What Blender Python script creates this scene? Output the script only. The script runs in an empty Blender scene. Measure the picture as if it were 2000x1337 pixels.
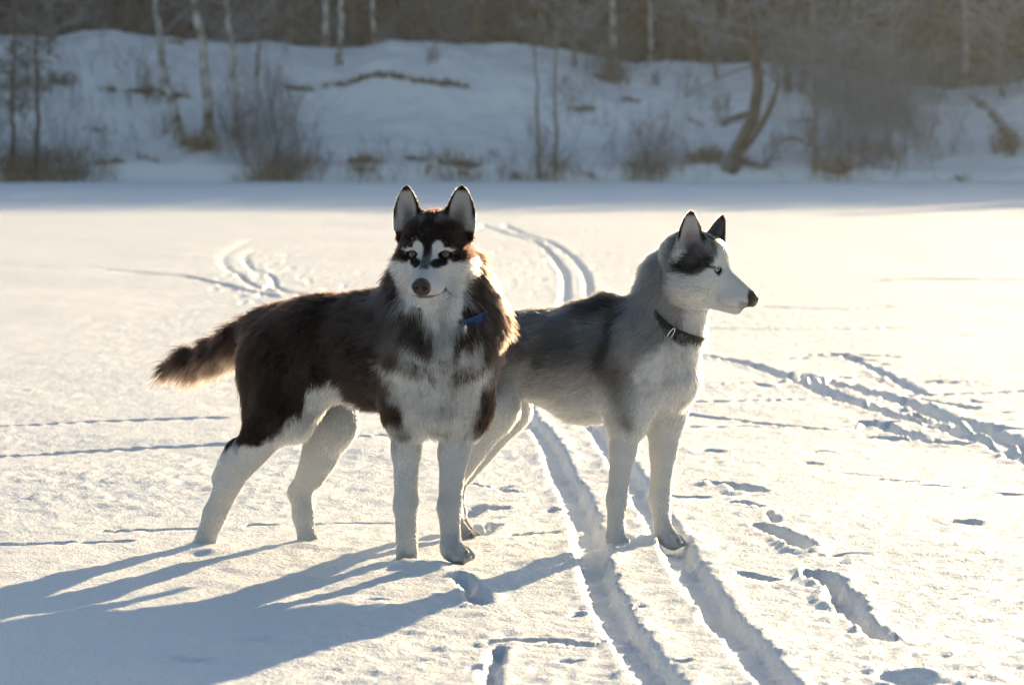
import bpy, math, random
import numpy as np
from mathutils import Vector

random.seed(7)
RNG = np.random.default_rng(11)
SC = bpy.context.scene
COL = SC.collection

# ------------------------------------------------------------------ camera
FPX, CX, CY, HORIZON = 6720.0, 1000.0, 668.5, 290.0      # photograph's own pixel frame, 2000 x 1337
CAM_H = 0.97
PITCH = math.atan((CY - HORIZON) / FPX)
cam_data = bpy.data.cameras.new('camera')
cam = bpy.data.objects.new('camera', cam_data)
COL.objects.link(cam)
cam.location = (0, 0, CAM_H)
cam.rotation_euler = (math.pi / 2 - PITCH, 0, 0)
cam_data.sensor_width = 36.0
cam_data.lens = 36.0 * FPX / 2000.0
cam_data.clip_start = 0.1
cam_data.clip_end = 3000
cam_data.dof.use_dof = True
cam_data.dof.focus_distance = 8.1
cam_data.dof.aperture_fstop = 8.0
SC.camera = cam

# ------------------------------------------------------------------ sky, sun, exposure
SUN_EL, SUN_AZ = 13.0, 25.0          # degrees above the horizon, degrees right of the view axis
world = bpy.data.worlds.new('World')
SC.world = world
world.use_nodes = True
wn = world.node_tree
bg = wn.nodes['Background']
sky = wn.nodes.new('ShaderNodeTexSky')
sky.sky_type = 'NISHITA'
sky.sun_disc = False
sky.sun_elevation = math.radians(SUN_EL)
sky.sun_rotation = math.radians(SUN_AZ)
sky.air_density = 1.0
sky.dust_density = 0.6
sky.ozone_density = 1.0
wn.links.new(sky.outputs[0], bg.inputs[0])
bg.inputs[1].default_value = 0.074
sun_data = bpy.data.lights.new('sun', 'SUN')
sun_data.energy = 5.0
sun_data.angle = math.radians(0.5)
sun_data.color = (1.0, 0.77, 0.46)
sun = bpy.data.objects.new('sun', sun_data)
COL.objects.link(sun)
_a, _e = math.radians(SUN_AZ), math.radians(SUN_EL)
SUN_DIR = Vector((math.sin(_a) * math.cos(_e), math.cos(_a) * math.cos(_e), math.sin(_e)))
sun.rotation_euler = SUN_DIR.to_track_quat('Z', 'Y').to_euler()
SC.view_settings.view_transform = 'Standard'
SC.view_settings.look = 'None'
SC.view_settings.gamma = 1.0
SC.view_settings.exposure = 1.22
SC.view_settings.use_curve_mapping = False
SC.render.engine = 'CYCLES'
SC.cycles.max_bounces = 8
SC.cycles.diffuse_bounces = 4
SC.cycles.glossy_bounces = 3
SC.cycles.transmission_bounces = 5
SC.cycles.transparent_max_bounces = 6
SC.cycles.sample_clamp_indirect = 6.0
SC.cycles.caustics_reflective = False
SC.cycles.caustics_refractive = False
SC.cycles.use_denoising = True
SC.cycles.use_adaptive_sampling = True
SC.cycles.adaptive_threshold = 0.02
SC.cycles.adaptive_min_samples = 24
SC.cycles_curves.shape = 'RIBBONS'

# ------------------------------------------------------------------ helpers
FWD = np.array((0, math.cos(PITCH), -math.sin(PITCH)))
UPV = np.array((0, math.sin(PITCH), math.cos(PITCH)))
CAMP = np.array((0, 0, CAM_H))


def ray(px, py):
    return FWD + np.array((1.0, 0, 0)) * (px - CX) / FPX + UPV * (CY - py) / FPX


def at(px, py, Y):
    d = ray(px, py)
    return CAMP + d * (Y / d[1])


def ground(px, py, z=0.0):
    d = ray(px, py)
    return CAMP + d * ((z - CAM_H) / d[2])


def tag(o, label=None, cat=None, group=None, kind=None):
    if label: o['label'] = label
    if cat: o['category'] = cat
    if group: o['group'] = group
    if kind: o['kind'] = kind
    return o


def empty(name, loc):
    o = bpy.data.objects.new(name, None)
    COL.objects.link(o)
    o.location = loc
    return o


def mesh_obj(name, V, F, mat, parent=None, smooth=True, cols=None):
    """V (n,3) world coordinates, F (m,3|4) array or list; one mesh object."""
    V = np.asarray(V, dtype=np.float64)
    origin = np.zeros(3)
    if parent is not None:
        q, origin = parent, np.zeros(3)
        while q is not None:
            origin = origin + np.array(q.location[:]); q = q.parent
    else:
        lo, hi = V.min(0), V.max(0)
        origin = np.array(((lo[0] + hi[0]) / 2, (lo[1] + hi[1]) / 2, lo[2]))
    me = bpy.data.meshes.new(name)
    W = V - origin
    if isinstance(F, np.ndarray):
        n = F.shape[1]
        me.vertices.add(len(W)); me.vertices.foreach_set('co', W.astype(np.float32).ravel())
        me.loops.add(F.size); me.loops.foreach_set('vertex_index', F.astype(np.int32).ravel())
        me.polygons.add(len(F))
        me.polygons.foreach_set('loop_start', np.arange(0, F.size, n, dtype=np.int32))
        me.update(calc_edges=True)
        me.validate()
    else:
        me.from_pydata(W.tolist(), [], F)
        me.update()
    if smooth:
        me.polygons.foreach_set('use_smooth', np.ones(len(me.polygons), dtype=bool))
    if cols is not None:
        at_ = me.attributes.new('col', 'FLOAT_COLOR', 'POINT')
        c4 = np.ones((len(V), 4), np.float32); c4[:, :3] = cols
        at_.data.foreach_set('color', c4.ravel())
    me.materials.append(mat)
    o = bpy.data.objects.new(name, me)
    COL.objects.link(o)
    if parent is not None:
        o.parent = parent
    else:
        o.location = origin
    return o


def new_mat(name):
    m = bpy.data.materials.new(name)
    m.use_nodes = True
    nt = m.node_tree
    return m, nt, nt.nodes, nt.links, nt.nodes['Principled BSDF']


def simple_mat(name, col, rough=0.7, var=0.25, scale=8.0, bump=0.0, spec=0.3, metallic=0.0):
    m, nt, N, L, p = new_mat(name)
    tc = N.new('ShaderNodeTexCoord')
    nz = N.new('ShaderNodeTexNoise'); nz.inputs['Scale'].default_value = scale; nz.inputs['Detail'].default_value = 5
    L.new(tc.outputs['Object'], nz.inputs['Vector'])
    mx = N.new('ShaderNodeMix'); mx.data_type = 'RGBA'
    mx.inputs[6].default_value = (*[c * (1 - var) for c in col], 1)
    mx.inputs[7].default_value = (*[min(1, c * (1 + var)) for c in col], 1)
    L.new(nz.outputs['Fac'], mx.inputs[0])
    L.new(mx.outputs[2], p.inputs['Base Color'])
    p.inputs['Roughness'].default_value = rough
    p.inputs['Specular IOR Level'].default_value = spec
    p.inputs['Metallic'].default_value = metallic
    if bump:
        b = N.new('ShaderNodeBump'); b.inputs['Strength'].default_value = bump; b.inputs['Distance'].default_value = 0.01
        L.new(nz.outputs['Fac'], b.inputs['Height']); L.new(b.outputs[0], p.inputs['Normal'])
    return m


_PERM = np.random.default_rng(3).random((256, 256)).astype(np.float32)


def vnoise(x, y):
    """smooth value noise in [-1, 1]"""
    xi = np.floor(x).astype(np.int64); yi = np.floor(y).astype(np.int64)
    fx = (x - xi).astype(np.float32); fy = (y - yi).astype(np.float32)
    fx = fx * fx * (3 - 2 * fx); fy = fy * fy * (3 - 2 * fy)
    g = lambda a, b: _PERM[a & 255, b & 255]
    v = (g(xi, yi) * (1 - fx) + g(xi + 1, yi) * fx) * (1 - fy) + (g(xi, yi + 1) * (1 - fx) + g(xi + 1, yi + 1) * fx) * fy
    return v * 2 - 1


def fbm(x, y, n=4, gain=0.5):
    a, s, r = 1.0, 0, 0
    for i in range(n):
        r = r + a * vnoise(x * 2 ** i + 17.3 * i, y * 2 ** i + 5.1 * i); s += a; a *= gain
    return r / s


def smooth(e0, e1, x):
    t = np.clip((x - e0) / (e1 - e0), 0, 1)
    return t * t * (3 - 2 * t)


def tube_arrays(pts, rad, sides=6):
    """tapered tube along pts: returns V, F(quads as list)"""
    pts = np.asarray(pts, float); n = len(pts)
    rad = np.broadcast_to(np.asarray(rad, float), (n,))
    tan = np.gradient(pts, axis=0); tan /= np.linalg.norm(tan, axis=1)[:, None] + 1e-9
    ref = np.array((0.3, 1.0, 0.1)) if abs(tan[0, 1]) < 0.8 else np.array((1.0, 0.2, 0.1))
    a = np.cross(tan, ref); a /= np.linalg.norm(a, axis=1)[:, None] + 1e-9
    b = np.cross(tan, a)
    th = np.arange(sides) * 2 * math.pi / sides
    V = pts[:, None] + rad[:, None, None] * (np.cos(th)[None, :, None] * a[:, None] + np.sin(th)[None, :, None] * b[:, None])
    V = V.reshape(-1, 3)
    F = []
    for i in range(n - 1):
        for k in range(sides):
            k2 = (k + 1) % sides
            F.append((i * sides + k, i * sides + k2, (i + 1) * sides + k2, (i + 1) * sides + k))
    return V, F


class MB:
    def __init__(self):
        self.V, self.F, self.n = [], [], 0

    def add(self, V, F):
        self.V.append(np.asarray(V, float))
        self.F += [tuple(i + self.n for i in f) for f in F]
        self.n += len(V)

    def tube(self, pts, rad, sides=6):
        self.add(*tube_arrays(pts, rad, sides))

    def build(self, name, mat, parent=None, smooth=True):
        return mesh_obj(name, np.concatenate(self.V), self.F, mat, parent, smooth)

# ------------------------------------------------------------------ snow material
def snow_material(name, near=True, tone=1.0):
    m, nt, N, L, p = new_mat(name)
    tc = N.new('ShaderNodeTexCoord')
    n1 = N.new('ShaderNodeTexNoise'); n1.inputs['Scale'].default_value = 70; n1.inputs['Detail'].default_value = 4; n1.inputs['Roughness'].default_value = 0.65
    n2 = N.new('ShaderNodeTexNoise'); n2.inputs['Scale'].default_value = 420; n2.inputs['Detail'].default_value = 2
    n3 = N.new('ShaderNodeTexNoise'); n3.inputs['Scale'].default_value = 3.0; n3.inputs['Detail'].default_value = 3
    for n in (n1, n2, n3): L.new(tc.outputs['Object'], n.inputs['Vector'])
    mx = N.new('ShaderNodeMix'); mx.data_type = 'RGBA'
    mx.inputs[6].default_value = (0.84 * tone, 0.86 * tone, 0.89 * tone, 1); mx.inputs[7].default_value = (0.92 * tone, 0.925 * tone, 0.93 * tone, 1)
    L.new(n3.outputs['Fac'], mx.inputs[0]); L.new(mx.outputs[2], p.inputs['Base Color'])
    p.inputs['Roughness'].default_value = 0.5
    p.inputs['Specular IOR Level'].default_value = 0.8
    p.inputs['IOR'].default_value = 1.31
    if near:
        b1 = N.new('ShaderNodeBump'); b1.inputs['Strength'].default_value = 0.9; b1.inputs['Distance'].default_value = 0.010
        b2 = N.new('ShaderNodeBump'); b2.inputs['Strength'].default_value = 0.6; b2.inputs['Distance'].default_value = 0.003
        L.new(n1.outputs['Fac'], b1.inputs['Height']); L.new(n2.outputs['Fac'], b2.inputs['Height'])
        L.new(b1.outputs[0], b2.inputs['Normal']); L.new(b2.outputs[0], p.inputs['Normal'])
    return m


MAT_SNOW = snow_material('snow')

# ------------------------------------------------------------------ frozen lake under snow: one sheet
def spread(start, step, ratio, end):
    out, v, s = [], start, step
    while v < end:
        v += s; s *= ratio; out.append(v)
    return out


_xc = np.arange(-2.0, 2.0001, 0.011)
_xr = spread(2.0, 0.012, 1.055, 900.0)
GXS = np.array([-v for v in reversed(_xr)] + list(_xc) + _xr)
_ys, v = [], 4.6
while v < 40:
    _ys.append(v); v += 0.0155 * (v / 7.0) ** 1.25
while v < 1500:
    _ys.append(v); v += 0.35 if v < 110 else 0.06 * v
GYS = np.array(sorted([9.2 - q for q in spread(4.6, 0.03, 1.25, 400.0)] + _ys))


def near_height(X, Y):
    fade = 1 / (1 + (Y / 45.0) ** 2)
    h = 0.030 * fbm(X * 0.55 + 3, Y * 0.45, 3)
    h += 0.010 * fbm(X * 2.6, Y * 2.1 + 9, 3) * fade
    # wind crust: small low scallops and crystals standing up
    h += 0.0045 * fbm(X * 17, Y * 13, 3) * fade
    crust = np.maximum(fbm(X * 40, Y * 30 + 4, 2), -0.15)
    h += np.maximum(0.0052 + 0.0075 * fbm(X * 0.9, Y * 0.5 + 40, 3), .0012) * crust * fade
    return h


class Snow:
    def __init__(s):
        s.X, s.Y = np.meshgrid(GXS, GYS)
        s.H = near_height(s.X, s.Y)
        s.B = 0.030 * fbm(s.X * 0.55 + 3, s.Y * 0.45, 3)
        s.H *= np.where(np.abs(s.X) > 60, 0.3, 1) * np.where(s.Y < 1, 0.5, 1)

    def window(s, x0, x1, y0, y1):
        i0, i1 = np.searchsorted(GXS, [x0, x1]); j0, j1 = np.searchsorted(GYS, [y0, y1])
        return slice(j0, j1), slice(i0, i1)

    def groove(s, pts, width, depth, rim=0.35, rough=0.35, floor=0.6, seed=0.0):
        """pts ground points; a trench of half width `width` with thrown-up rims and crumbled edges"""
        pts = np.asarray(pts)[:, :2]
        for a, b in zip(pts[:-1], pts[1:]):
            m = width * 4
            lo = np.minimum(a, b) - m; hi = np.maximum(a, b) + m
            w = s.window(lo[0], hi[0], lo[1], hi[1])
            X, Y = s.X[w], s.Y[w]
            if X.size == 0: continue
            d = b - a; ll = d @ d
            t = np.clip(((X - a[0]) * d[0] + (Y - a[1]) * d[1]) / ll, 0, 1)
            dist = np.hypot(X - a[0] - t * d[0], Y - a[1] - t * d[1])
            s.best[w] = np.minimum(s.best[w], dist)

    def carve(s, pts, width, depth, rim=0.3, rough=0.35, floor=0.55, seed=0.0, rimw=0.6, flat=False):
        s.best = np.full(s.X.shape, 9e3, np.float32)
        s.groove(pts, width, depth)
        k = s.best < width * 4
        x, y, d = s.X[k], s.Y[k], s.best[k]
        wv = width * (1 + rough * fbm(x * 9 + seed, y * 7, 3) + .35 * rough * fbm(x * 38, y * 30 + seed, 2))
        dp = depth * (1 + 1.1 * rough * fbm(x * 5 + seed * 2, y * 4 + 3, 3))
        q = d / wv
        prof = -dp * (1 - smooth(floor, 1.0, q))
        prof += dp * rim * np.exp(-((q - 1.25) / rimw) ** 2) * (0.6 + 0.8 * fbm(x * 22, y * 18 + seed, 2))
        prof += (q < 1.4) * 0.005 * np.maximum(fbm(x * 36, y * 28, 2), -.1) * np.clip(depth / .03, .3, 1.4)
        if flat:
            w = 1 - smooth(1.1, 2.2, q)
            s.H[k] = s.H[k] * (1 - w) + s.B[k] * w
        s.H[k] += prof

    def pit(s, px, py, rx, ry, depth, ang=0.0, rim=0.25):
        c = ground(px, py)
        R = max(rx, ry) * 2.6
        w = s.window(c[0] - R, c[0] + R, c[1] - R, c[1] + R)
        X, Y = s.X[w], s.Y[w]
        if X.size == 0: return
        ca, sa = math.cos(ang), math.sin(ang)
        u = ((X - c[0]) * ca + (Y - c[1]) * sa) / rx; v = (-(X - c[0]) * sa + (Y - c[1]) * ca) / ry
        q = np.hypot(u, v) * (1 + 0.28 * fbm(X * 14 + px, Y * 12, 3))
        s.H[w] += -depth * (1 - smooth(0.45, 1.0, q)) + depth * rim * np.exp(-((q - 1.2) / 0.35) ** 2) * (0.7 + 0.9 * fbm(X * 26, Y * 20 + py, 2))

    def mound(s, px, py, rx, ry, h):
        c = ground(px, py); R = max(rx, ry) * 3
        w = s.window(c[0] - R, c[0] + R, c[1] - R, c[1] + R)
        X, Y = s.X[w], s.Y[w]
        q = np.hypot((X - c[0]) / rx, (Y - c[1]) / ry)
        s.H[w] += h * np.exp(-q * q) * (0.8 + 0.6 * fbm(X * 30 + px, Y * 26, 3))


def gp(*pp):
    """ground polyline through photo points, smoothed"""
    P = np.array([ground(x, y)[:2] for x, y in pp])
    if len(P) < 3: return P
    t = np.arange(len(P)); tt = np.linspace(0, len(P) - 1, (len(P) - 1) * 6 + 1)
    out = []
    for u in tt:
        i = min(int(u), len(P) - 2); f = u - i
        p0, p1, p2, p3 = P[max(i - 1, 0)], P[i], P[i + 1], P[min(i + 2, len(P) - 1)]
        out.append(0.5 * ((2 * p1) + (-p0 + p2) * f + (2 * p0 - 5 * p1 + 4 * p2 - p3) * f * f + (-p0 + 3 * p1 - 3 * p2 + p3) * f ** 3))
    return np.array(out)


snow = Snow()
# the pair of sledge runners' tracks that passes under the grey dog and curves away behind
TL = [(940, 440), (1040, 472), (1095, 520), (1104, 570), (1085, 640), (1040, 720), (1020, 790), (1062, 860), (1110, 950), (1150, 1050), (1168, 1130), (1225, 1240), (1300, 1345), (1370, 1450)]
TR = [(985, 440), (1080, 478), (1136, 522), (1150, 575), (1150, 640), (1135, 720), (1140, 790), (1185, 870), (1240, 950), (1290, 1030), (1345, 1110), (1415, 1205), (1500, 1310), (1590, 1430)]
snow.carve(gp(*TL), 0.043, 0.036, rim=0.16, rough=.30, seed=1)
snow.carve(gp(*TR), 0.043, 0.036, rim=0.16, rough=.30, seed=2)
# tracks running off to the right
snow.carve(gp((1370, 692), (1480, 715), (1600, 755), (1720, 795), (1830, 830), (1930, 865), (2080, 930)), 0.050, 0.034, rim=0.25, seed=3)
snow.carve(gp((1560, 728), (1660, 752), (1760, 775), (1850, 808), (1950, 850), (2080, 900)), 0.055, 0.034, rim=0.3, seed=4)
snow.carve(gp((1340, 798), (1440, 812), (1560, 826), (1640, 835), (1740, 820)), 0.032, 0.020, rim=0.2, seed=5)
snow.carve(gp((1690, 815), (1780, 850), (1880, 868), (1990, 870)), 0.045, 0.028, rim=0.3, seed=5.5)
# thin long lines left by the wind and old skis
for k, (pp, wd, dp) in enumerate([
        (((-60, 835), (150, 826), (430, 818)), 0.030, 0.024), (((-60, 888), (180, 876), (445, 868)), 0.036, 0.028),
        (((690, 858), (760, 855)), 0.03, 0.02), (((-60, 1068), (120, 1062), (250, 1058)), 0.018, 0.016),
        (((210, 1041), (290, 1037), (372, 1036)), 0.024, 0.018), (((480, 1029), (620, 1026), (760, 1024)), 0.013, 0.012),
        (((1320, 829), (1440, 826), (1520, 828)), 0.024, 0.018), (((1330, 781), (1450, 778), (1560, 772)), 0.026, 0.018),
        (((1770, 766), (1880, 762), (2060, 756)), 0.026, 0.016), (((1590, 690), (1650, 688), (1740, 692)), 0.05, 0.03),
        (((-60, 516), (140, 525), (330, 538), (430, 552), (540, 578)), 0.045, 0.03),
        (((490, 468), (450, 490), (435, 512), (470, 540), (500, 556), (590, 576)), 0.028, 0.016),
        (((500, 488), (478, 500), (490, 522), (530, 540), (545, 560), (620, 580)), 0.028, 0.015),
        (((1640, 550), (1800, 546), (2050, 548)), 0.10, 0.03), (((1500, 598), (1640, 600), (1740, 596)), 0.06, 0.018),
        (((1380, 638), (1600, 640), (1760, 636)), 0.05, 0.014),
        (((-50, 622), (120, 618), (240, 622)), 0.03, 0.01), (((60, 586), (250, 592), (360, 590)), 0.03, 0.012),
        (((1000, 1052), (1080, 1046)), 0.016, 0.014), (((1310, 972), (1375, 972)), 0.02, 0.018),
        (((1640, 922), (1720, 928)), 0.012, 0.01), (((1720, 936), (1790, 940)), 0.014, 0.014), (((1790, 946), (1880, 950)), 0.014, 0.014),
        (((1950, 962), (2030, 963)), 0.02, 0.018), (((1600, 1088), (1690, 1086)), 0.014, 0.012),
        (((960, 1250), (1050, 1246), (1150, 1256)), 0.020, 0.026), (((975, 1262), (962, 1300), (960, 1345)), 0.018, 0.02),
        (((1450, 1118), (1520, 1132), (1590, 1118)), 0.02, 0.018)]):
    snow.carve(gp(*pp), wd, dp * 1.35, rim=0.10, rough=0.10, seed=10 + k, flat=True)
# long gouges where paws dragged through the crust, and criss-crossing runner marks at right
for k, (pp, wd, dp) in enumerate([
        (((1382, 946), (1430, 950), (1478, 962)), .036, .036), (((1432, 984), (1465, 990), (1492, 1000)), .026, .026), (((1480, 1034), (1528, 1050), (1572, 1076)), .030, .032),
        (((1582, 1116), (1632, 1148), (1668, 1190), (1722, 1246)), .031, .034), (((1500, 1010), (1515, 1030)), .012, .014),
        (((1490, 700), (1620, 694), (1700, 700)), .035, .022), (((1560, 745), (1660, 730), (1760, 735)), .035, .022), (((1680, 780), (1790, 770), (1900, 790)), .035, .024), (((1640, 690), (1720, 720), (1800, 762)), .035, .022),
        (((1790, 800), (1870, 830), (1990, 838)), .04, .028), (((1400, 752), (1460, 748), (1500, 752)), .025, .018), (((1740, 742), (1840, 740), (1900, 742)), .03, .018), (((1440, 560), (1560, 556), (1700, 560)), .06, .016),
        (((1700, 850), (1780, 858), (1830, 852)), .03, .02), (((885, 948), (930, 952), (1010, 968)), .02, .016), (((905, 1010), (935, 1000), (975, 998)), .03, .022), (((930, 1050), (945, 1040), (965, 1030)), .03, .022),
        (((900, 1125), (925, 1150), (940, 1178)), .026, .028), (((1020, 1050), (1085, 1047)), .018, .016)]):
    snow.carve(gp(*pp), wd, dp, rim=0.25, rough=0.6, seed=60 + k, floor=.35)
# paw prints and broken crust
for (px, py, rx, ry, dp) in [
        (1450, 960, .035, .07, .022), (1560, 1072, .035, .08, .02), (1625, 1140, .035, .07, .016), (1385, 884, .06, .05, .022),
        (1605, 884, .06, .045, .022), (1590, 905, .04, .03, .014), (1888, 1027, .05, .05, .024), (1770, 1322, .06, .10, .035),
        (925, 1000, .03, .08, .02), (935, 1035, .03, .05, .02), (985, 955, .04, .04, .015),
        (490, 1250, .05, .04, .014), (640, 1218, .04, .025, .01), (365, 1288, .05, .03, .012), (730, 1165, .04, .02, .012),
        (45, 768, .03, .05, .012), (225, 594, .03, .10, .012), (1735, 636, .04, .08, .014), (1640, 690, .06, .10, .02),
        (1850, 742, .05, .05, .014), (1455, 712, .03, .06, .014), (1910, 615, .06, .1, .014), (1880, 650, .06, .1, .012),
        (1720, 705, .05, .05, .014), (1790, 700, .02, .03, .012), (1905, 775, .05, .05, .016), (1960, 800, .05, .05, .02),
        (1400, 905, .03, .03, .012), (1080, 1000, .03, .05, .014), (940, 1300, .03, .03, .016), (1110, 1290, .03, .03, .016),
        (1130, 1200, .02, .04, .02), (1180, 1250, .02, .03, .016), (1330, 1290, .02, .03, .014), (1250, 1180, .015, .03, .012),
        (380, 505, .05, .12, .02), (400, 480, .05, .14, .02), (560, 500, .06, .14, .02), (600, 545, .04, .10, .02), (540, 470, .06, .2, .02),
        (640, 560, .04, .1, .018), (1180, 500, .06, .14, .02), (1210, 480, .06, .2, .02), (1060, 545, .05, .1, .016), (1000, 520, .05, .12, .015)]:
    snow.pit(px, py, rx, ry, dp)
# scuffed crumbs along the busy strips
for _ in range(200):
    t = RNG.random()
    i = RNG.integers(5, len(TL) - 2)
    base = TL[i] if RNG.random() < 0.5 else TR[i]
    nxt = TL[i + 1] if base is TL[i] else TR[i + 1]
    px = base[0] + (nxt[0] - base[0]) * t + RNG.normal(0, 26); py = base[1] + (nxt[1] - base[1]) * t + RNG.normal(0, 6)
    r = RNG.uniform(.005, .013)
    snow.mound(px, py, r, r * 1.2, r * RNG.uniform(.4, .9))
for _ in range(90):
    px = RNG.uniform(1560, 2010); py = 720 + (px - 1560) * .33 + RNG.normal(0, 26)
    r = RNG.uniform(.008, .022); snow.mound(px, py, r, r, r * RNG.uniform(.4, .9))
for _ in range(60):
    px = RNG.uniform(1380, 1720); py = 940 + (px - 1400) * .8 + RNG.normal(0, 30)
    r = RNG.uniform(.006, .014); snow.mound(px, py, r, r, r * RNG.uniform(.4, .9))
for _ in range(150):
    px = RNG.normal(500, 75); py = RNG.normal(528, 34) + (px - 500) * .25
    if 440 < py < 600: snow.pit(px, py, RNG.uniform(.025, .05), RNG.uniform(.06, .14), RNG.uniform(.012, .026))
for _ in range(110):
    px = RNG.normal(1090, 70); py = RNG.normal(520, 45)
    if 440 < py < 600: snow.pit(px, py, RNG.uniform(.02, .05), RNG.uniform(.05, .12), RNG.uniform(.008, .018))
# snow pushed up against the sunken paws
for px, py, r, h in [(395, 1076, .05, .014), (602, 1072, .045, .012), (795, 1106, .05, .014), (850, 1110, .06, .016), (905, 1122, .05, .01), (1202, 1062, .05, .022), (1250, 1062, .05, .018), (1120, 1090, .06, .012), (1030, 1100, .07, .012)]:
    snow.mound(px, py, r, r, h)

_nx, _ny = len(GXS), len(GYS)
_V = np.stack([snow.X, snow.Y, snow.H], -1).reshape(-1, 3)
_i = (np.arange(_ny - 1)[:, None] * _nx + np.arange(_nx - 1)[None]).ravel()
_F = np.stack([_i, _i + 1, _i + _nx + 1, _i + _nx], 1)
lake = mesh_obj('snow_ground', _V, _F, MAT_SNOW)
tag(lake, 'snow covered frozen lake crossed by sledge tracks and paw prints', kind='structure')


def snow_z(x, y):
    i = min(max(np.searchsorted(GXS, x), 1), _nx - 1); j = min(max(np.searchsorted(GYS, y), 1), _ny - 1)
    return float(snow.H[j, i])

# ------------------------------------------------------------------ far shore: snow bank
SHORE_Y, CREST_Y = 100.0, 110.0
_cpx = np.array([-9000, -1500, -600, 0, 100, 210, 330, 480, 640, 760, 860, 960, 1060, 1150, 1240, 1380, 1480, 1540, 1620, 1720, 1800, 1860, 1920, 2000, 2100, 2400, 3000, 9000])
_cpy = np.array([60, 40, 60, 74, 70, 62, 72, 90, 92, 88, 82, 88, 96, 108, 122, 126, 130, 126, 128, 150, 172, 178, 170, 160, 140, 110, 80, 60])


def crest_h(x):
    px = CX + x * FPX / CREST_Y
    py = np.interp(px, _cpx, _cpy)
    return CAM_H + (HORIZON - py) / FPX * CREST_Y


def bank_z(x, y):
    x = np.asarray(x, float); y = np.asarray(y, float)
    y0 = SHORE_Y + 0.9 * fbm(x * 0.23, x * 0 + 2.0, 3) - .2
    yc = CREST_Y + 1.2 * fbm(x * 0.15, x * 0 + 7.0, 3)
    t = (y - y0) / (yc - y0)
    u = np.clip(t, 0, 1)
    # a low foot, a steeper face, a softer brow, with slumped terraces
    p = 0.10 * smooth(0, .06, u) + 0.90 * (0.55 * u + 0.45 * smooth(.15, .95, u))
    p = p + (0.055 * np.sin(u * 11 + 2.2 * fbm(x * .22, y * .1 + 3, 2)) * u * (1 - u) * 2)
    hgt = crest_h(x)
    z = -0.06 + (hgt + .06) * p * (t > 0)
    lump = (.26 * fbm(x * .55, y * .6, 4) + .13 * fbm(x * 1.9, y * 1.8, 3)) * smooth(0, .15, t) * smooth(1.4, .8, t)
    back = np.maximum(y - yc, 0)
    z = z + lump - .22 * smooth(.3, 3, back) + .012 * back + np.maximum(y - 158, 0) * .05
    return np.where(t < 0, -.06 + .0 * x, z)


_bx = np.array(sorted(set(np.round(np.concatenate([np.arange(-20, 20.01, .14), np.arange(-75, -20, 1.0), np.arange(20, 130, 1.0)]), 3))))
_by = np.concatenate([np.arange(98.6, 112.5, .13), np.arange(112.6, 160, 1.2), np.arange(161, 260, 6)])
_BX, _BY = np.meshgrid(_bx, _by)
_BZ = bank_z(_BX, _BY)
_V = np.stack([_BX, _BY, _BZ], -1).reshape(-1, 3)
_i = (np.arange(len(_by) - 1)[:, None] * len(_bx) + np.arange(len(_bx) - 1)[None]).ravel()
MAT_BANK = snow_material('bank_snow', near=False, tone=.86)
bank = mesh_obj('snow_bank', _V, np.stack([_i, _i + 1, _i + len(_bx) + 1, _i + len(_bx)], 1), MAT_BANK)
tag(bank, 'snow covered slope of the far shore below the forest', kind='structure')


def bank_hit(px, py):
    d = ray(px, py)
    ys = np.arange(99.0, 125.0, .02)
    P = CAMP[None] + d[None] * (ys / d[1])[:, None]
    k = np.argmax(P[:, 2] <= bank_z(P[:, 0], P[:, 1]))
    return P[k] if k else P[-1]


# ------------------------------------------------------------------ wood and twigs
def bark_material(name, col, col2, frost=0.0, scale=3.0):
    m, nt, N, L, p = new_mat(name)
    tc = N.new('ShaderNodeTexCoord')
    nz = N.new('ShaderNodeTexNoise'); nz.inputs['Scale'].default_value = scale; nz.inputs['Detail'].default_value = 6
    L.new(tc.outputs['Object'], nz.inputs['Vector'])
    cr = N.new('ShaderNodeValToRGB'); cr.color_ramp.elements[0].position = .38; cr.color_ramp.elements[1].position = .62
    cr.color_ramp.elements[0].color = (*col, 1); cr.color_ramp.elements[1].color = (*col2, 1)
    L.new(nz.outputs['Fac'], cr.inputs[0])
    last = cr.outputs[0]
    if frost:
        g = N.new('ShaderNodeNewGeometry'); sx = N.new('ShaderNodeSeparateXYZ'); L.new(g.outputs['Normal'], sx.inputs[0])
        mr = N.new('ShaderNodeMapRange'); mr.inputs[1].default_value = .15; mr.inputs[2].default_value = .75; mr.inputs[4].default_value = frost
        L.new(sx.outputs[2], mr.inputs[0])
        mx = N.new('ShaderNodeMix'); mx.data_type = 'RGBA'; mx.inputs[7].default_value = (.8, .82, .85, 1)
        L.new(mr.outputs[0], mx.inputs[0]); L.new(last, mx.inputs[6]); last = mx.outputs[2]
    L.new(last, p.inputs['Base Color'])
    p.inputs['Roughness'].default_value = .85; p.inputs['Specular IOR Level'].default_value = .2
    return m


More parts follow.
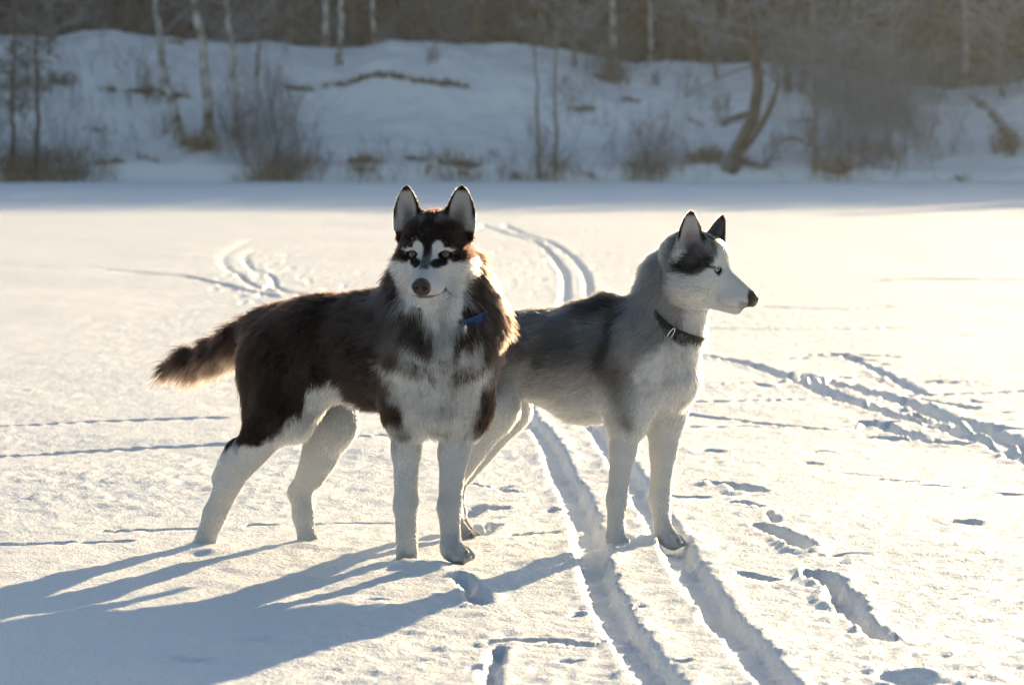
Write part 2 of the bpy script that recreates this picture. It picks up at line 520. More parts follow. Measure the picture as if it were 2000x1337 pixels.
MAT_BIRCH = bark_material('birch_bark', (.10, .09, .08), (.50, .49, .46), .4, 2.2)
MAT_BARK = bark_material('dark_bark', (.040, .034, .029), (.090, .075, .062), .4, 2.5)
MAT_BARK_GREY = bark_material('grey_bark', (.11, .095, .08), (.22, .195, .165), .5, 2.5)
MAT_TWIG = bark_material('twigs', (.062, .076, .094), (.155, .180, .215), .6, 1.5)
MAT_FROST = bark_material('frosted_twigs', (.16, .175, .20), (.34, .36, .39), .6, 1.2)
MAT_TWIG_DARK = bark_material('dark_twigs', (.07, .052, .038), (.14, .105, .075), .4, 1.5)
MAT_NEEDLE = bark_material('needles', (.035, .040, .028), (.09, .095, .070), .45, .8)
MAT_SPRUCE = bark_material('spruce_wood', (.026, .041, .052), (.062, .086, .104), .06, 1.2)
MAT_GRASS = bark_material('dry_grass', (.17, .11, .055), (.34, .24, .13), .15, 3.0)
MAT_SOIL = bark_material('soil', (.050, .034, .022), (.12, .085, .055), .35, 5.0)


def twigs(P0, P1, P2, r0, r1, r2):
    """many bent three-sided twigs at once: arrays (n,3), radii (n,)"""
    n = len(P0)
    d = nrm(P2 - P0); ref = np.where(np.abs(d[:, 2:3]) > .9, np.array([[1.0, 0, 0]]), np.array([[0, 0, 1.0]]))
    a = nrm(np.cross(d, ref)); b = np.cross(d, a)
    V = np.zeros((n, 9, 3))
    for ri, (P, r) in enumerate(((P0, r0), (P1, r1), (P2, r2))):
        for k in range(3):
            th = k * 2.0944
            V[:, ri * 3 + k] = P + np.asarray(r)[:, None] * (math.cos(th) * a + math.sin(th) * b)
    base = np.array([(i * 3 + k, i * 3 + (k + 1) % 3, i * 3 + 3 + (k + 1) % 3, i * 3 + 3 + k) for i in (0, 1) for k in range(3)])
    F = (np.arange(n)[:, None, None] * 9 + base[None]).reshape(-1, 4)
    return V.reshape(-1, 3), F


def nrm(v):
    v = np.asarray(v, float)
    return v / (np.linalg.norm(v, axis=-1, keepdims=True) + 1e-12)


def join(parts):
    Vs, Fs, n = [], [], 0
    for V, F in parts:
        Vs.append(V); Fs.append(F + n); n += len(V)
    return np.concatenate(Vs), np.concatenate(Fs)


def branch_cloud(rng, starts, dirs, lens, rad, kids=5, levels=2, droop=.1):
    """bent branches with side twigs; returns V, F"""
    parts = []
    P0, D, L, R = starts, nrm(dirs), lens, rad
    for lv in range(levels + 1):
        n = len(P0)
        bend = rng.normal(0, .22, (n, 3)); 
        P1 = P0 + D * (L * .5)[:, None]
        D2 = nrm(D + bend + np.array((0, 0, .10 - droop * lv)))
        P2 = P1 + D2 * (L * .5)[:, None]
        parts.append(twigs(P0, P1, P2, R, R * .7, R * .3))
        if lv == levels: break
        k = kids
        t = rng.uniform(.25, 1.0, (n, k))
        Q = np.where(t[..., None] < .5, P0[:, None] + (P1 - P0)[:, None] * (t * 2)[..., None], P1[:, None] + (P2 - P1)[:, None] * (t * 2 - 1)[..., None]).reshape(-1, 3)
        ND = (D[:, None] * .75 + rng.normal(0, .55, (n, k, 3))).reshape(-1, 3)
        NL = ((L * .5)[:, None] * rng.uniform(.45, 1.0, (n, k))).ravel()
        NR = np.repeat(R * .5, k)
        P0, D, L, R = Q, nrm(ND), NL, np.maximum(NR, .0045)
    return join(parts)


def path_points(pts, Y, n=14):
    """trunk through photo points at distance Y, smooth"""
    P = np.array([at(px, py, Y) for px, py in pts])
    t = np.linspace(0, len(P) - 1, n)
    return np.stack([np.interp(t, np.arange(len(P)), P[:, k]) for k in range(3)], 1)


def make_tree(name, label, cat, pts, r0, bark, twig_mat, top=9.0, group=None, seed=1, crown_from=.25, n_limb=16, limb_len=2.0, low_twigs=0, needles=False, fork=None, kids=4):
    """trunk (tapered tube, flared foot) + bare crown of limbs and twigs, or needle tufts"""
    rng = np.random.default_rng(seed)
    foot = bank_hit(*pts[0]); Y = foot[1] + .05
    root = empty(name, tuple(foot))
    tag(root, label, cat, group)
    P = path_points(pts, Y)
    P[0, 2] = foot[2] - .15
    d = nrm(P[-1] - P[-4])
    d = nrm(d * .6 + UPZ * .6)
    ext = []
    q = P[-1].copy(); L = max(top - (P[-1, 2] - P[0, 2]), .5)
    for k in range(8):
        d = nrm(d + rng.normal(0, .05, 3) + UPZ * .05); q = q + d * L / 8; ext.append(q.copy())
    A = np.concatenate([P, np.array(ext)])
    cum = np.concatenate([[0], np.cumsum(np.linalg.norm(np.diff(A, axis=0), axis=1))]); u = cum / cum[-1]
    A[1:] += (rng.normal(0, .02, (len(A) - 1, 3)) * np.array((1, 1, 0)))
    R = r0 * (1 - .88 * u) + r0 * .55 * np.exp(-u * 22)
    mb = MB(); mb.tube(A, R, 9)
    if fork:
        for fp, fr in fork:
            B = path_points(fp, Y, 8)
            mb.tube(B, np.linspace(fr, fr * .35, len(B)), 7)
    mb.build('trunk', bark, root)
    # limbs
    t = np.sort(rng.uniform(crown_from, .99, n_limb))
    S = np.stack([np.interp(t, u, A[:, k]) for k in range(3)], 1)
    az = rng.uniform(0, 2 * math.pi, n_limb)
    D = np.stack([np.cos(az), np.sin(az) * .8, rng.uniform(.15, 1.0, n_limb)], 1)
    Ls = limb_len * (1.05 - .6 * t) * rng.uniform(.6, 1.2, n_limb)
    Rr = np.maximum(r0 * .28 * (1.05 - t), .012)
    parts = [branch_cloud(rng, S, D, Ls, Rr, kids, 2)]
    if fork:
        for fp, fr in fork:
            e = at(*fp[-1], Y)
            m = 5
            parts.append(branch_cloud(rng, np.repeat(e[None], m, 0), rng.normal(0, .5, (m, 3)) + np.array((.3, 0, .8)), np.full(m, 1.1), np.full(m, fr * .35), 5, 2))
    if low_twigs:
        t = rng.uniform(.02, .35, low_twigs)
        S = np.stack([np.interp(t, u, A[:, k]) for k in range(3)], 1)
        D = np.stack([rng.normal(0, 1, low_twigs), rng.normal(0, .6, low_twigs), rng.uniform(.2, 1.1, low_twigs)], 1)
        parts.append(branch_cloud(rng, S, D, rng.uniform(.3, .9, low_twigs), np.full(low_twigs, .012), 4, 1))
    V, F = join(parts)
    mesh_obj('crown', V, F, twig_mat, root)
    return root, A, u


UPZ = np.array((0, 0, 1.0))


def make_shrub(name, label, cat, px, py, w, h, n, mat, seed, group=None, levels=2, kids=4, lean=0.0, rad=.012):
    rng = np.random.default_rng(seed)
    foot = bank_hit(px, py)
    root_loc = foot
    S = foot[None] + np.stack([rng.normal(0, w * .22, n), rng.normal(0, .25, n), np.zeros(n)], 1)
    S[:, 2] = bank_z(S[:, 0], S[:, 1]) - .06
    D = np.stack([rng.normal(lean, w * .42 / h, n), rng.normal(0, .25, n), np.ones(n)], 1)
    V, F = branch_cloud(rng, S, D, h * rng.uniform(.5, 1.0, n), np.full(n, rad) * rng.uniform(.7, 1.4, n), kids, levels)
    o = mesh_obj(name, V, F, mat)
    tag(o, label, cat, group)
    return o


GB_, GS_ = 'trees on the far bank', 'bare shrubs on the far bank'
make_tree('birch_tree', 'pale birch leaning left on the bank, trunk bent near its foot', 'tree', [(352, 272), (338, 215), (322, 150), (312, 90), (304, 0)], .15, MAT_BIRCH, MAT_TWIG, 9, GB_, 21, .35, low_twigs=26)
make_tree('birch_tree', 'upright pale birch, middle one of the three birches at left', 'tree', [(410, 268), (404, 200), (398, 130), (392, 70), (380, 0)], .17, MAT_BIRCH, MAT_TWIG, 10, GB_, 22, .4)
make_tree('birch_tree', 'thin birch, rightmost of the three birches at left', 'tree', [(464, 275), (461, 200), (456, 130), (450, 70), (440, 0)], .11, MAT_BIRCH, MAT_TWIG, 9, GB_, 23, .3, low_twigs=14)
make_tree('slender_tree', 'slender dark tree standing alone on the upper bank behind the brown dog', 'tree', [(661, 130), (664, 85), (666, 40), (668, 0)], .10, MAT_BIRCH, MAT_TWIG, 9, GB_, 24, .4)
make_tree('leaning_tree', 'thick dark forked tree leaning right from the waterline, largest on the bank', 'tree', [(1425, 328), (1446, 285), (1468, 235), (1480, 190), (1479, 150), (1474, 100), (1460, 0)], .21, MAT_BARK, MAT_TWIG, 9, GB_, 25, .38, n_limb=26, limb_len=2.6,
          fork=[([(1450, 292), (1478, 256), (1500, 222), (1512, 190), (1520, 165)], .15), ([(1478, 140), (1466, 105), (1440, 60), (1425, 10)], .10), ([(1482, 215), (1455, 222), (1430, 230), (1412, 248)], .10),
                ([(1440, 310), (1465, 318), (1492, 330)], .13), ([(1474, 128), (1430, 140), (1380, 165), (1340, 190)], .035)])
make_tree('sapling', 'tall thin sapling left of the pair behind the grey dog', 'tree', [(1053, 350), (1050, 270), (1048, 180), (1044, 90)], .055, MAT_BARK_GREY, MAT_TWIG, 7, GB_, 26, .3, n_limb=10, limb_len=1.2, low_twigs=10)
make_tree('sapling', 'tall thin sapling right of the pair behind the grey dog', 'tree', [(1083, 342), (1086, 280), (1082, 180), (1086, 90)], .055, MAT_BARK_GREY, MAT_TWIG, 7, GB_, 27, .15, n_limb=14, limb_len=1.2, low_twigs=16)
make_tree('slender_tree', 'slim dark tree just right of the leaning forked tree, rooted at the crest', 'tree', [(1536, 178), (1540, 130), (1547, 80), (1556, 0)], .11, MAT_BARK, MAT_TWIG, 9, GB_, 28, .2, n_limb=26, limb_len=2.4)
make_tree('slender_tree', 'thin grey trunk beside the big shrub at right', 'tree', [(1592, 332), (1591, 270), (1592, 215), (1588, 150), (1590, 60)], .08, MAT_BARK_GREY, MAT_TWIG, 8, GB_, 29, .35, n_limb=18, limb_len=1.6)
make_tree('young_pine', 'young pine at far left with a straight bare trunk down to the ice', 'tree', [(70, 350), (72, 280), (74, 200), (70, 120), (68, 40)], .085, MAT_BARK, MAT_TWIG_DARK, 6.5, GB_, 30, .4, n_limb=18, limb_len=1.3, low_twigs=8)
make_tree('young_pine', 'young pine at the left edge, shorter than its neighbour', 'tree', [(24, 332), (26, 260), (24, 190), (28, 100)], .075, MAT_BARK, MAT_TWIG_DARK, 6, GB_, 31, .3, n_limb=18, limb_len=1.3, low_twigs=8)
# needle tufts of the two young pines
def needle_crown(tree, pxs, seed, n=2600):
    rng = np.random.default_rng(seed)
    Y = tree.location[1]
    cl = []
    for (px, py, rx, ry, m) in pxs:
        c = at(px, py, Y)
        s = Y / FPX
        cl.append(c + rng.normal(0, 1, (m, 3)) * np.array((rx * s, .35, ry * s)) * .55)
    C = np.concatenate(cl)
    k = 6
    P0 = np.repeat(C, k, 0)
    D = rng.normal(0, 1, (len(P0), 3)) * np.array((1, 1, .6)); D = nrm(D)
    P2 = P0 + D * rng.uniform(.08, .22, len(P0))[:, None]
    V, F = twigs(P0, (P0 + P2) / 2, P2, np.full(len(P0), .009), np.full(len(P0), .007), np.full(len(P0), .003))
    mesh_obj('needles', V, F, MAT_NEEDLE, tree)
for o in [o for o in COL.objects if o.name.startswith('young_pine')]:
    if 'edge' in o['label']:
        needle_crown(o, [(20, 165, 40, 22, 80), (35, 205, 30, 18, 60), (10, 130, 30, 20, 50), (25, 90, 30, 18, 40)], 3)
    else:
        needle_crown(o, [(75, 160, 55, 22, 110), (125, 155, 24, 12, 60), (60, 120, 45, 20, 70), (75, 80, 40, 18, 60), (70, 40, 30, 16, 40)], 4)

for k, (pts, r, lab) in enumerate([
        ([(1566, 182), (1572, 120), (1580, 60), (1590, 0)], .07, 'frosted grey tree on the crest right of the leaning forked tree'),
        ([(1655, 205), (1650, 130), (1655, 60), (1660, 0)], .07, 'frosted grey tree rising behind the big thicket, left of two'),
        ([(1752, 195), (1750, 120), (1742, 60), (1740, 0)], .07, 'frosted grey tree rising behind the big thicket, right of two'),
        ([(1395, 150), (1388, 100), (1392, 50), (1396, 0)], .05, 'small frosted tree on the crest left of the leaning forked tree'),
        ([(1120, 130), (1125, 80), (1118, 30), (1122, 0)], .05, 'small frosted tree on the crest above the right sapling'),
        ([(95, 110), (100, 60), (98, 0)], .05, 'small frosted tree on the crest above the young pines'),
        ([(1960, 190), (1955, 120), (1965, 50), (1962, 0)], .06, 'frosted grey tree on the crest at the right edge'),
        ([(500, 150), (505, 90), (498, 30), (500, 0)], .05, 'small frosted tree on the crest right of the thin birch')]):
    make_tree('frosted_tree', lab, 'tree', pts, r, MAT_BARK_GREY, MAT_FROST, 5.5, 'frosted trees on the crest', 400 + k, .08, n_limb=34, limb_len=2.3, low_twigs=14, kids=6)
SHRUBS = [
    (545, 328, 1.6, 2.6, 40, MAT_TWIG, 'tall bare shrub with upright stems right of the three birches'),
    (478, 300, 1.2, 1.9, 16, MAT_TWIG_DARK, 'dark twiggy shrub at the feet of the birches'),
    (1275, 340, 1.5, 1.9, 30, MAT_TWIG, 'bare shrub at the waterline left of the leaning forked tree'),
    (1690, 325, 2.6, 3.6, 80, MAT_TWIG, 'big dense bare thicket at right, wider than any other shrub'),
    (1620, 210, 2.0, 2.6, 40, MAT_TWIG, 'bare shrub on the upper bank above the big thicket'),
    (1740, 250, 2.0, 2.4, 40, MAT_TWIG, 'bare shrub on the right shoulder of the big thicket'),
    (1195, 158, .7, 1.3, 22, MAT_TWIG_DARK, 'small dark bush on the crest above the two thin saplings'),
    (842, 118, .5, .7, 12, MAT_TWIG, 'small bare bush on the crest above the brown dog'),
    (1282, 165, .5, .7, 10, MAT_TWIG, 'low pale bush on the upper bank left of the leaning tree'),
    (108, 345, 1.0, 1.1, 18, MAT_TWIG, 'low bare bush at the waterline right of the young pines'),
    (150, 340, .9, 1.0, 14, MAT_TWIG, 'low bare bush at the waterline, rightmost of the left thicket'),
    (300, 190, 1.0, 1.3, 16, MAT_TWIG_DARK, 'dark bush above the dark ledge left of the birches'),
    (330, 262, .8, .8, 12, MAT_TWIG_DARK, 'low dark bush left of the leaning birch foot'),
    (1370, 320, .9, .8, 14, MAT_TWIG_DARK, 'low dark bush touching the leaning forked tree'),
    (985, 345, .8, .8, 10, MAT_TWIG, 'sparse low bush at the waterline between the two dogs'),
    (1960, 300, .9, 1.2, 18, MAT_TWIG_DARK, 'dark bush beside the trodden gully at the right edge'),
    (30, 345, 1.2, 1.0, 18, MAT_TWIG_DARK, 'low dark bush at the left edge under the young pines'),
    (575, 335, .8, 1.4, 12, MAT_TWIG, 'small bare shrub at the waterline right of the tall shrub'),
]
for k, (px, py, w, h, n, mat, lab) in enumerate(SHRUBS):
    make_shrub('shrub', lab, 'shrub', px, py, w, h, n, mat, 50 + k, GS_)

# bare earth showing under the turf ledges: pieces of the bank
def soil_ledge(pp, r, seed):
    rng = np.random.default_rng(seed)
    P = np.array([bank_hit(px, py) for px, py in pp])
    t = np.linspace(0, len(P) - 1, 10 * (len(P) - 1) + 1)
    A = np.stack([np.interp(t, np.arange(len(P)), P[:, k]) for k in range(3)], 1)
    A += rng.normal(0, .03, A.shape); A[:, 1] += .03
    e = np.minimum(t, t[-1] - t)
    R = r * (0.25 + .75 * np.clip(e / .6, 0, 1)) * rng.uniform(.55, 1.35, len(A))
    V, F = tube_arrays(A, R, 8)
    V = V + rng.normal(0, r * .16, V.shape)
    mesh_obj('soil_ledge', V, F, MAT_SOIL, bank)
    # frayed turf hanging from it
    n = 30 * len(pp)
    i = rng.integers(0, len(A), n)
    P0 = A[i] + rng.normal(0, .05, (n, 3)); D = np.stack([rng.normal(0, .6, n), rng.normal(-.5, .3, n), rng.normal(-.1, .7, n)], 1)
    P2 = P0 + nrm(D) * rng.uniform(.08, .28, n)[:, None]
    return twigs(P0, (P0 + P2) / 2 + np.array((0, 0, .02)), P2, np.full(n, .010), np.full(n, .008), np.full(n, .003))


turf = []
for k, (pp, r) in enumerate([
        ([(190, 177), (230, 178)], .11), ([(240, 182), (290, 180), (330, 186), (368, 190)], .14), ([(550, 168), (590, 176), (615, 178)], .08), ([(632, 170), (675, 168), (700, 158), (735, 148), (770, 150), (800, 156)], .12),
        ([(800, 157), (840, 160), (880, 166), (915, 172)], .11), ([(160, 258), (208, 257)], .09), ([(210, 316), (240, 315)], .09), ([(270, 308), (310, 318)], .08), ([(180, 320), (205, 318)], .07),
        ([(680, 318), (712, 312), (745, 320)], .13), ([(690, 332), (730, 334)], .08), ([(785, 308), (820, 312), (840, 325), (832, 345)], .07), ([(860, 318), (900, 322), (945, 322)], .12), ([(890, 335), (930, 345)], .07),
        ([(1222, 322), (1250, 326)], .10), ([(1260, 330), (1290, 340)], .12), ([(1340, 305), (1375, 312), (1410, 300)], .14), ([(1408, 246), (1432, 228), (1462, 230)], .11), ([(1455, 308), (1500, 330)], .10),
        ([(1528, 278), (1550, 272), (1580, 288)], .08), ([(1548, 240), (1580, 238)], .06), ([(1595, 330), (1640, 335), (1665, 330)], .15), ([(355, 275), (385, 285), (420, 290)], .22), ([(1895, 190), (1925, 212), (1955, 240), (1978, 275), (1982, 305)], .16),
        ([(0, 335), (50, 338), (90, 335)], .16), ([(90, 338), (140, 338), (185, 342)], .12), ([(1110, 215), (1150, 212), (1165, 218)], .06), ([(1210, 192), (1250, 200)], .06), ([(1140, 340), (1165, 350)], .06), ([(1050, 345), (1100, 340)], .08), ([(1860, 350), (1890, 352)], .06),
        ([(1160, 150), (1190, 158), (1215, 155)], .14), ([(330, 82), (355, 88)], .08), ([(1340, 235), (1375, 250)], .05), ([(1000, 345), (1020, 348)], .09)]):
    turf.append(soil_ledge(pp, r, 200 + k))
# dry grass along the foot of the bank
rngG = np.random.default_rng(77)
gparts = list(turf)
for (px, py, w, n) in [(30, 340, 60, 420), (120, 342, 60, 420), (560, 345, 55, 380), (510, 348, 40, 160), (390, 285, 40, 220), (710, 325, 40, 120), (890, 330, 60, 160), (1270, 335, 50, 180), (1380, 312, 40, 160), (1630, 332, 50, 200), (1080, 345, 50, 120), (1200, 155, 25, 120), (1700, 300, 80, 220), (1970, 290, 25, 120)]:
    c = bank_hit(px, py)
    s = c[1] / FPX
    P0 = c[None] + np.stack([rngG.normal(0, w * s * .6, n), rngG.normal(0, .3, n), np.zeros(n)], 1)
    P0[:, 2] = bank_z(P0[:, 0], P0[:, 1]) - .03
    D = np.stack([rngG.normal(0, .35, n), rngG.normal(0, .3, n), np.ones(n)], 1)
    L_ = rngG.uniform(.2, .65, n)
    P1 = P0 + nrm(D) * (L_ * .55)[:, None]; P2 = P1 + nrm(D + np.stack([rngG.normal(0, .5, n), rngG.normal(0, .3, n), np.full(n, -.2)], 1)) * (L_ * .45)[:, None]
    gparts.append(twigs(P0, P1, P2, np.full(n, .009), np.full(n, .007), np.full(n, .003)))
V, F = join(gparts)
gr = mesh_obj('dry_grass', V, F, MAT_GRASS)
tag(gr, 'dry tan grass and frayed turf along the far bank', 'grass', kind='stuff')

# ------------------------------------------------------------------ forest above the bank
rngF = np.random.default_rng(5)
tan_c = math.tan(math.radians(SUN_EL)) / math.cos(math.radians(SUN_AZ))
FOREST_EDGE_SHADOW = 54.0             # where on the ice the tree tops' shadow ends
fparts = []
def spruce(x, y, ztop, rng):
    z0 = float(bank_z(x, y)); H = ztop - z0
    parts = []
    # trunk
    P = np.array([[x, y, z0 - .2]]); M = np.array([[x + rng.normal(0, .08), y, z0 + H * .5]]); T = np.array([[x, y, ztop]])
    parts.append(twigs(P, M, T, np.array([.013 * H]), np.array([.008 * H]), np.array([.02])))
    # drooping boughs, longer below
    n = int(rng.integers(105, 130))
    u = rng.uniform(.0, .995, n) ** .85
    az = rng.uniform(0, 2 * math.pi, n)
    L = np.maximum((1.06 - u) ** .75 * H * .155 * rng.uniform(.7, 1.15, n), .35)
    S = np.stack([np.full(n, x), np.full(n, y), z0 + u * H], 1)
    D = np.stack([np.cos(az), np.sin(az), rng.normal(-.25, .3, n) + .5 * (u - .5)], 1)
    E = S + D * L[:, None]
    side_ = np.stack([-np.sin(az), np.cos(az), np.zeros(n)], 1)
    w = (L * .25)[:, None]
    M2 = S + D * (L * .55)[:, None] + np.array((0, 0, .05)) * L[:, None]
    side_ = nrm(side_ + rng.normal(0, .45, (n, 3)))
    V = np.stack([S, M2 + side_ * w - np.array((0, 0, .28)) * w, E, M2 - side_ * w - np.array((0, 0, .28)) * w, M2], 1)
    base = np.array([(0, 1, 4, 4), (1, 2, 4, 4), (2, 3, 4, 4), (3, 0, 4, 4)])
    return parts, V
allV = []
yy = 113.5
row = 0
while yy < 156:
    xs = np.arange(-58 + (row % 2) * 1.2, 82, 2.5)
    for x in xs:
        x_ = x + rngF.normal(0, .55); y_ = yy + rngF.normal(0, .6)
        zt = (y_ - FOREST_EDGE_SHADOW) * tan_c + rngF.normal(.2, .55)
        pr, V = spruce(x_, y_, zt, rngF)
        fparts += pr; allV.append(V)
    yy += 3.2; row += 1
BV = np.concatenate(allV)
nb = len(BV)
_bV = BV.reshape(-1, 3)
_bF = (np.arange(nb)[:, None, None] * 5 + np.array([(0, 1, 4), (1, 2, 4), (2, 3, 4), (3, 0, 4)])[None]).reshape(-1, 3)
tV, tF = join(fparts)
tF3 = np.concatenate([tF[:, [0, 1, 2]], tF[:, [0, 2, 3]]])
fV = np.concatenate([tV, _bV]); fF = np.concatenate([tF3, _bF + len(tV)])
forest = mesh_obj('forest', fV, fF, MAT_SPRUCE, smooth=False)
tag(forest, 'dense dark conifer forest standing behind the snow bank', 'forest', kind='stuff')
# leafless undergrowth in front of it
n = 1900
ux = rngF.uniform(-25, 27, n); uy = 112.2 + rngF.uniform(0, 1, n) ** 1.2 * 9.0
S = np.stack([ux, uy, bank_z(ux, uy) - .1], 1)
V, F = branch_cloud(rngF, S, np.stack([rngF.normal(0, .35, n), rngF.normal(0, .2, n), np.ones(n)], 1), rngF.uniform(.8, 2.6, n), rngF.uniform(.010, .026, n), 5, 2)
parts = [(V, F)]
# and thin switches scattered down the slope
for (px, py, w, h_, m) in [(40, 300, 120, 1.6, 60), (60, 200, 120, 1.8, 50), (180, 330, 80, 1.0, 30), (250, 180, 70, 1.2, 26), (500, 300, 70, 2.0, 50), (520, 220, 60, 2.0, 36), (600, 330, 50, 1.2, 24), (1060, 330, 60, 1.4, 24), (1130, 210, 70, 1.2, 22),
                            (1190, 140, 80, 1.4, 34), (1290, 320, 90, 1.6, 44), (1360, 200, 60, 1.0, 16), (1560, 160, 70, 2.2, 46), (1620, 300, 90, 2.0, 60), (1720, 240, 110, 2.4, 90), (1700, 160, 120, 2.4, 90), (1800, 300, 70, 1.4, 36), (1930, 190, 90, 1.8, 40), (860, 330, 90, .8, 24), (720, 320, 60, .8, 16)]:
    c = bank_hit(px, py); sc_ = c[1] / FPX
    S = np.stack([c[0] + rngF.normal(0, w * sc_ * .6, m), c[1] + rngF.normal(0, .7, m), np.zeros(m)], 1); S[:, 2] = bank_z(S[:, 0], S[:, 1]) - .08
    parts.append(branch_cloud(rngF, S, np.stack([rngF.normal(0, .3, m), rngF.normal(0, .2, m), np.ones(m)], 1), h_ * rngF.uniform(.4, 1.0, m), rngF.uniform(.006, .013, m), 5, 2))
V, F = join(parts)
ug = mesh_obj('undergrowth', V, F, MAT_TWIG)
tag(ug, 'tangle of bare frosted twigs along the forest edge', 'undergrowth', kind='stuff')
# trunks at the forest edge that can be told apart
EDGE = [(637, 78, .12, 1, 'pale snow flecked birch at the forest edge left of the slender dark tree'), (735, 84, .07, 1, 'thin pale trunk at the forest edge right of the slender dark tree'),
        (1203, 112, .10, 1, 'pale trunk at the forest edge above the small dark crest bush'), (1272, 122, .07, 1, 'thin pale trunk at the forest edge above the low pale bush'),
        (1150, 105, .08, 0, 'thin dark trunk at the forest edge above the right sapling'), (1370, 124, .13, 0, 'dark trunk at the forest edge left of the leaning forked tree'),
        (1350, 122, .10, 0, 'second dark trunk at the forest edge left of the leaning forked tree'), (690, 86, .13, 0, 'dark trunk at the forest edge just right of the slender dark tree'),
        (575, 90, .15, 0, 'dark trunk at the forest edge between birches and slender tree'), (940, 86, .15, 0, 'dark trunk at the forest edge above the brown dog\'s ear'),
        (1060, 94, .12, 0, 'dark trunk at the forest edge above the left sapling'), (1830, 170, .20, 0, 'thick dark trunk at the forest edge above the trodden gully'),
        (1885, 174, .12, 1, 'pale trunk at the forest edge near the upper right corner'), (1900, 172, .16, 0, 'dark trunk close behind the pale one near the upper right corner'),
        (1760, 160, .10, 0, 'thin dark trunk at the forest edge above the big thicket'), (250, 62, .10, 0, 'dark trunk at the forest edge left of the leaning birch'), (140, 70, .12, 0, 'dark trunk at the forest edge above the young pines'),
        (520, 90, .08, 0, 'thin dark trunk at the forest edge right of the thin birch')]
for k, (px, py, r, pale, lab) in enumerate(EDGE):
    rng = np.random.default_rng(300 + k)
    Y = rng.uniform(111.2, 112.0)
    c = at(px, py, Y); c[2] = bank_z(c[0], c[1]) - .2
    root = empty('edge_tree', tuple(c)); tag(root, lab, 'tree', 'trunks at the forest edge')
    H = rng.uniform(9, 12)
    t = np.linspace(0, 1, 9)
    A = c[None] + np.stack([np.cumsum(rng.normal(0, .04, 9)), np.cumsum(rng.normal(0, .03, 9)), t * H], 1); A[0] = c
    mb = MB(); mb.tube(A, r * (1 - .8 * t) + r * .4 * np.exp(-t * 25), 8); mb.build('trunk', MAT_BIRCH if pale else MAT_BARK, root)
    m = 16
    tt = rng.uniform(.1, .98, m); az = rng.uniform(0, 6.283, m)
    S = np.stack([np.interp(tt, t, A[:, q]) for q in range(3)], 1)
    V, F = branch_cloud(rng, S, np.stack([np.cos(az), np.sin(az), rng.uniform(.1, .9, m)], 1), rng.uniform(.8, 2.2, m), np.full(m, r * .2), 4, 1)
    mesh_obj('crown', V, F, MAT_TWIG, root)

# ------------------------------------------------------------------ dogs: one continuous implicit body each
def nrm(v):
    v = np.asarray(v, float)
    return v / (np.linalg.norm(v, axis=-1, keepdims=True) + 1e-12)


class Prim:
    """a rounded cone (a -> b, radii ra -> rb) with an optional squash across `sq`, or an ellipsoid, or an ear"""
    def __init__(s, kind, flow=(0, 0, -1), fur=0.02, k=0.04, region='', sub=False, lift=0.35, **kw):
        s.kind, s.flow, s.fur, s.k, s.region, s.sub, s.lift = kind, nrm(flow), fur, k, region, sub, lift
        s.__dict__.update(kw)

    def bbox(s):
        if s.kind == 'cone':
            r = max(s.ra, s.rb) * max(1.0, getattr(s, 'sqs', 1.0))
            return np.minimum(s.a, s.b) - r, np.maximum(s.a, s.b) + r
        if s.kind == 'ell':
            r = max(s.r); return s.c - r, s.c + r
        r = s.h * 1.3
        return s.c - r, s.c + r

    def dist(s, P):
        if s.kind == 'cone':
            a, b = s.a, s.b
            ab = b - a
            q = P - a
            t = np.clip((q @ ab) / (ab @ ab), 0, 1)
            v = q - t[:, None] * ab
            sq = getattr(s, 'sq', None)
            if sq is not None:
                c = v @ sq
                v = v + np.outer(c * (1.0 / s.sqs - 1.0), sq)
            return np.linalg.norm(v, axis=1) - (s.ra + (s.rb - s.ra) * t)
        if s.kind == 'ell':
            q = (P - s.c) @ s.R.T          # rows of R = axes
            r = np.asarray(s.r)
            k0 = np.linalg.norm(q / r, axis=1); k1 = np.linalg.norm(q / r ** 2, axis=1) + 1e-9
            return np.where(k0 < 0.05, -min(r), k0 * (k0 - 1) / k1)
        # ear: rows of R = across, up, out of the opening
        q = (P - s.c) @ s.R.T
        u, v, w = q[:, 0], q[:, 1] / s.h, q[:, 2]
        vv = np.clip(v, 0, 1)
        wd = s.w * ear_width(vv)
        x = u / (s.w + 1e-6)
        wc = s.cup * (x * x) - s.cup * 0.55 * (1 - vv * 0.6) + s.lean * vv * vv
        e1 = np.abs(w - wc) - s.t * (1.15 - 0.5 * vv)
        e2 = (np.abs(u) - wd) * 0.8
        e3 = np.maximum(-v - 0.1, v - 1.0) * s.h
        m = np.maximum(np.maximum(e1, e2), e3)
        return m


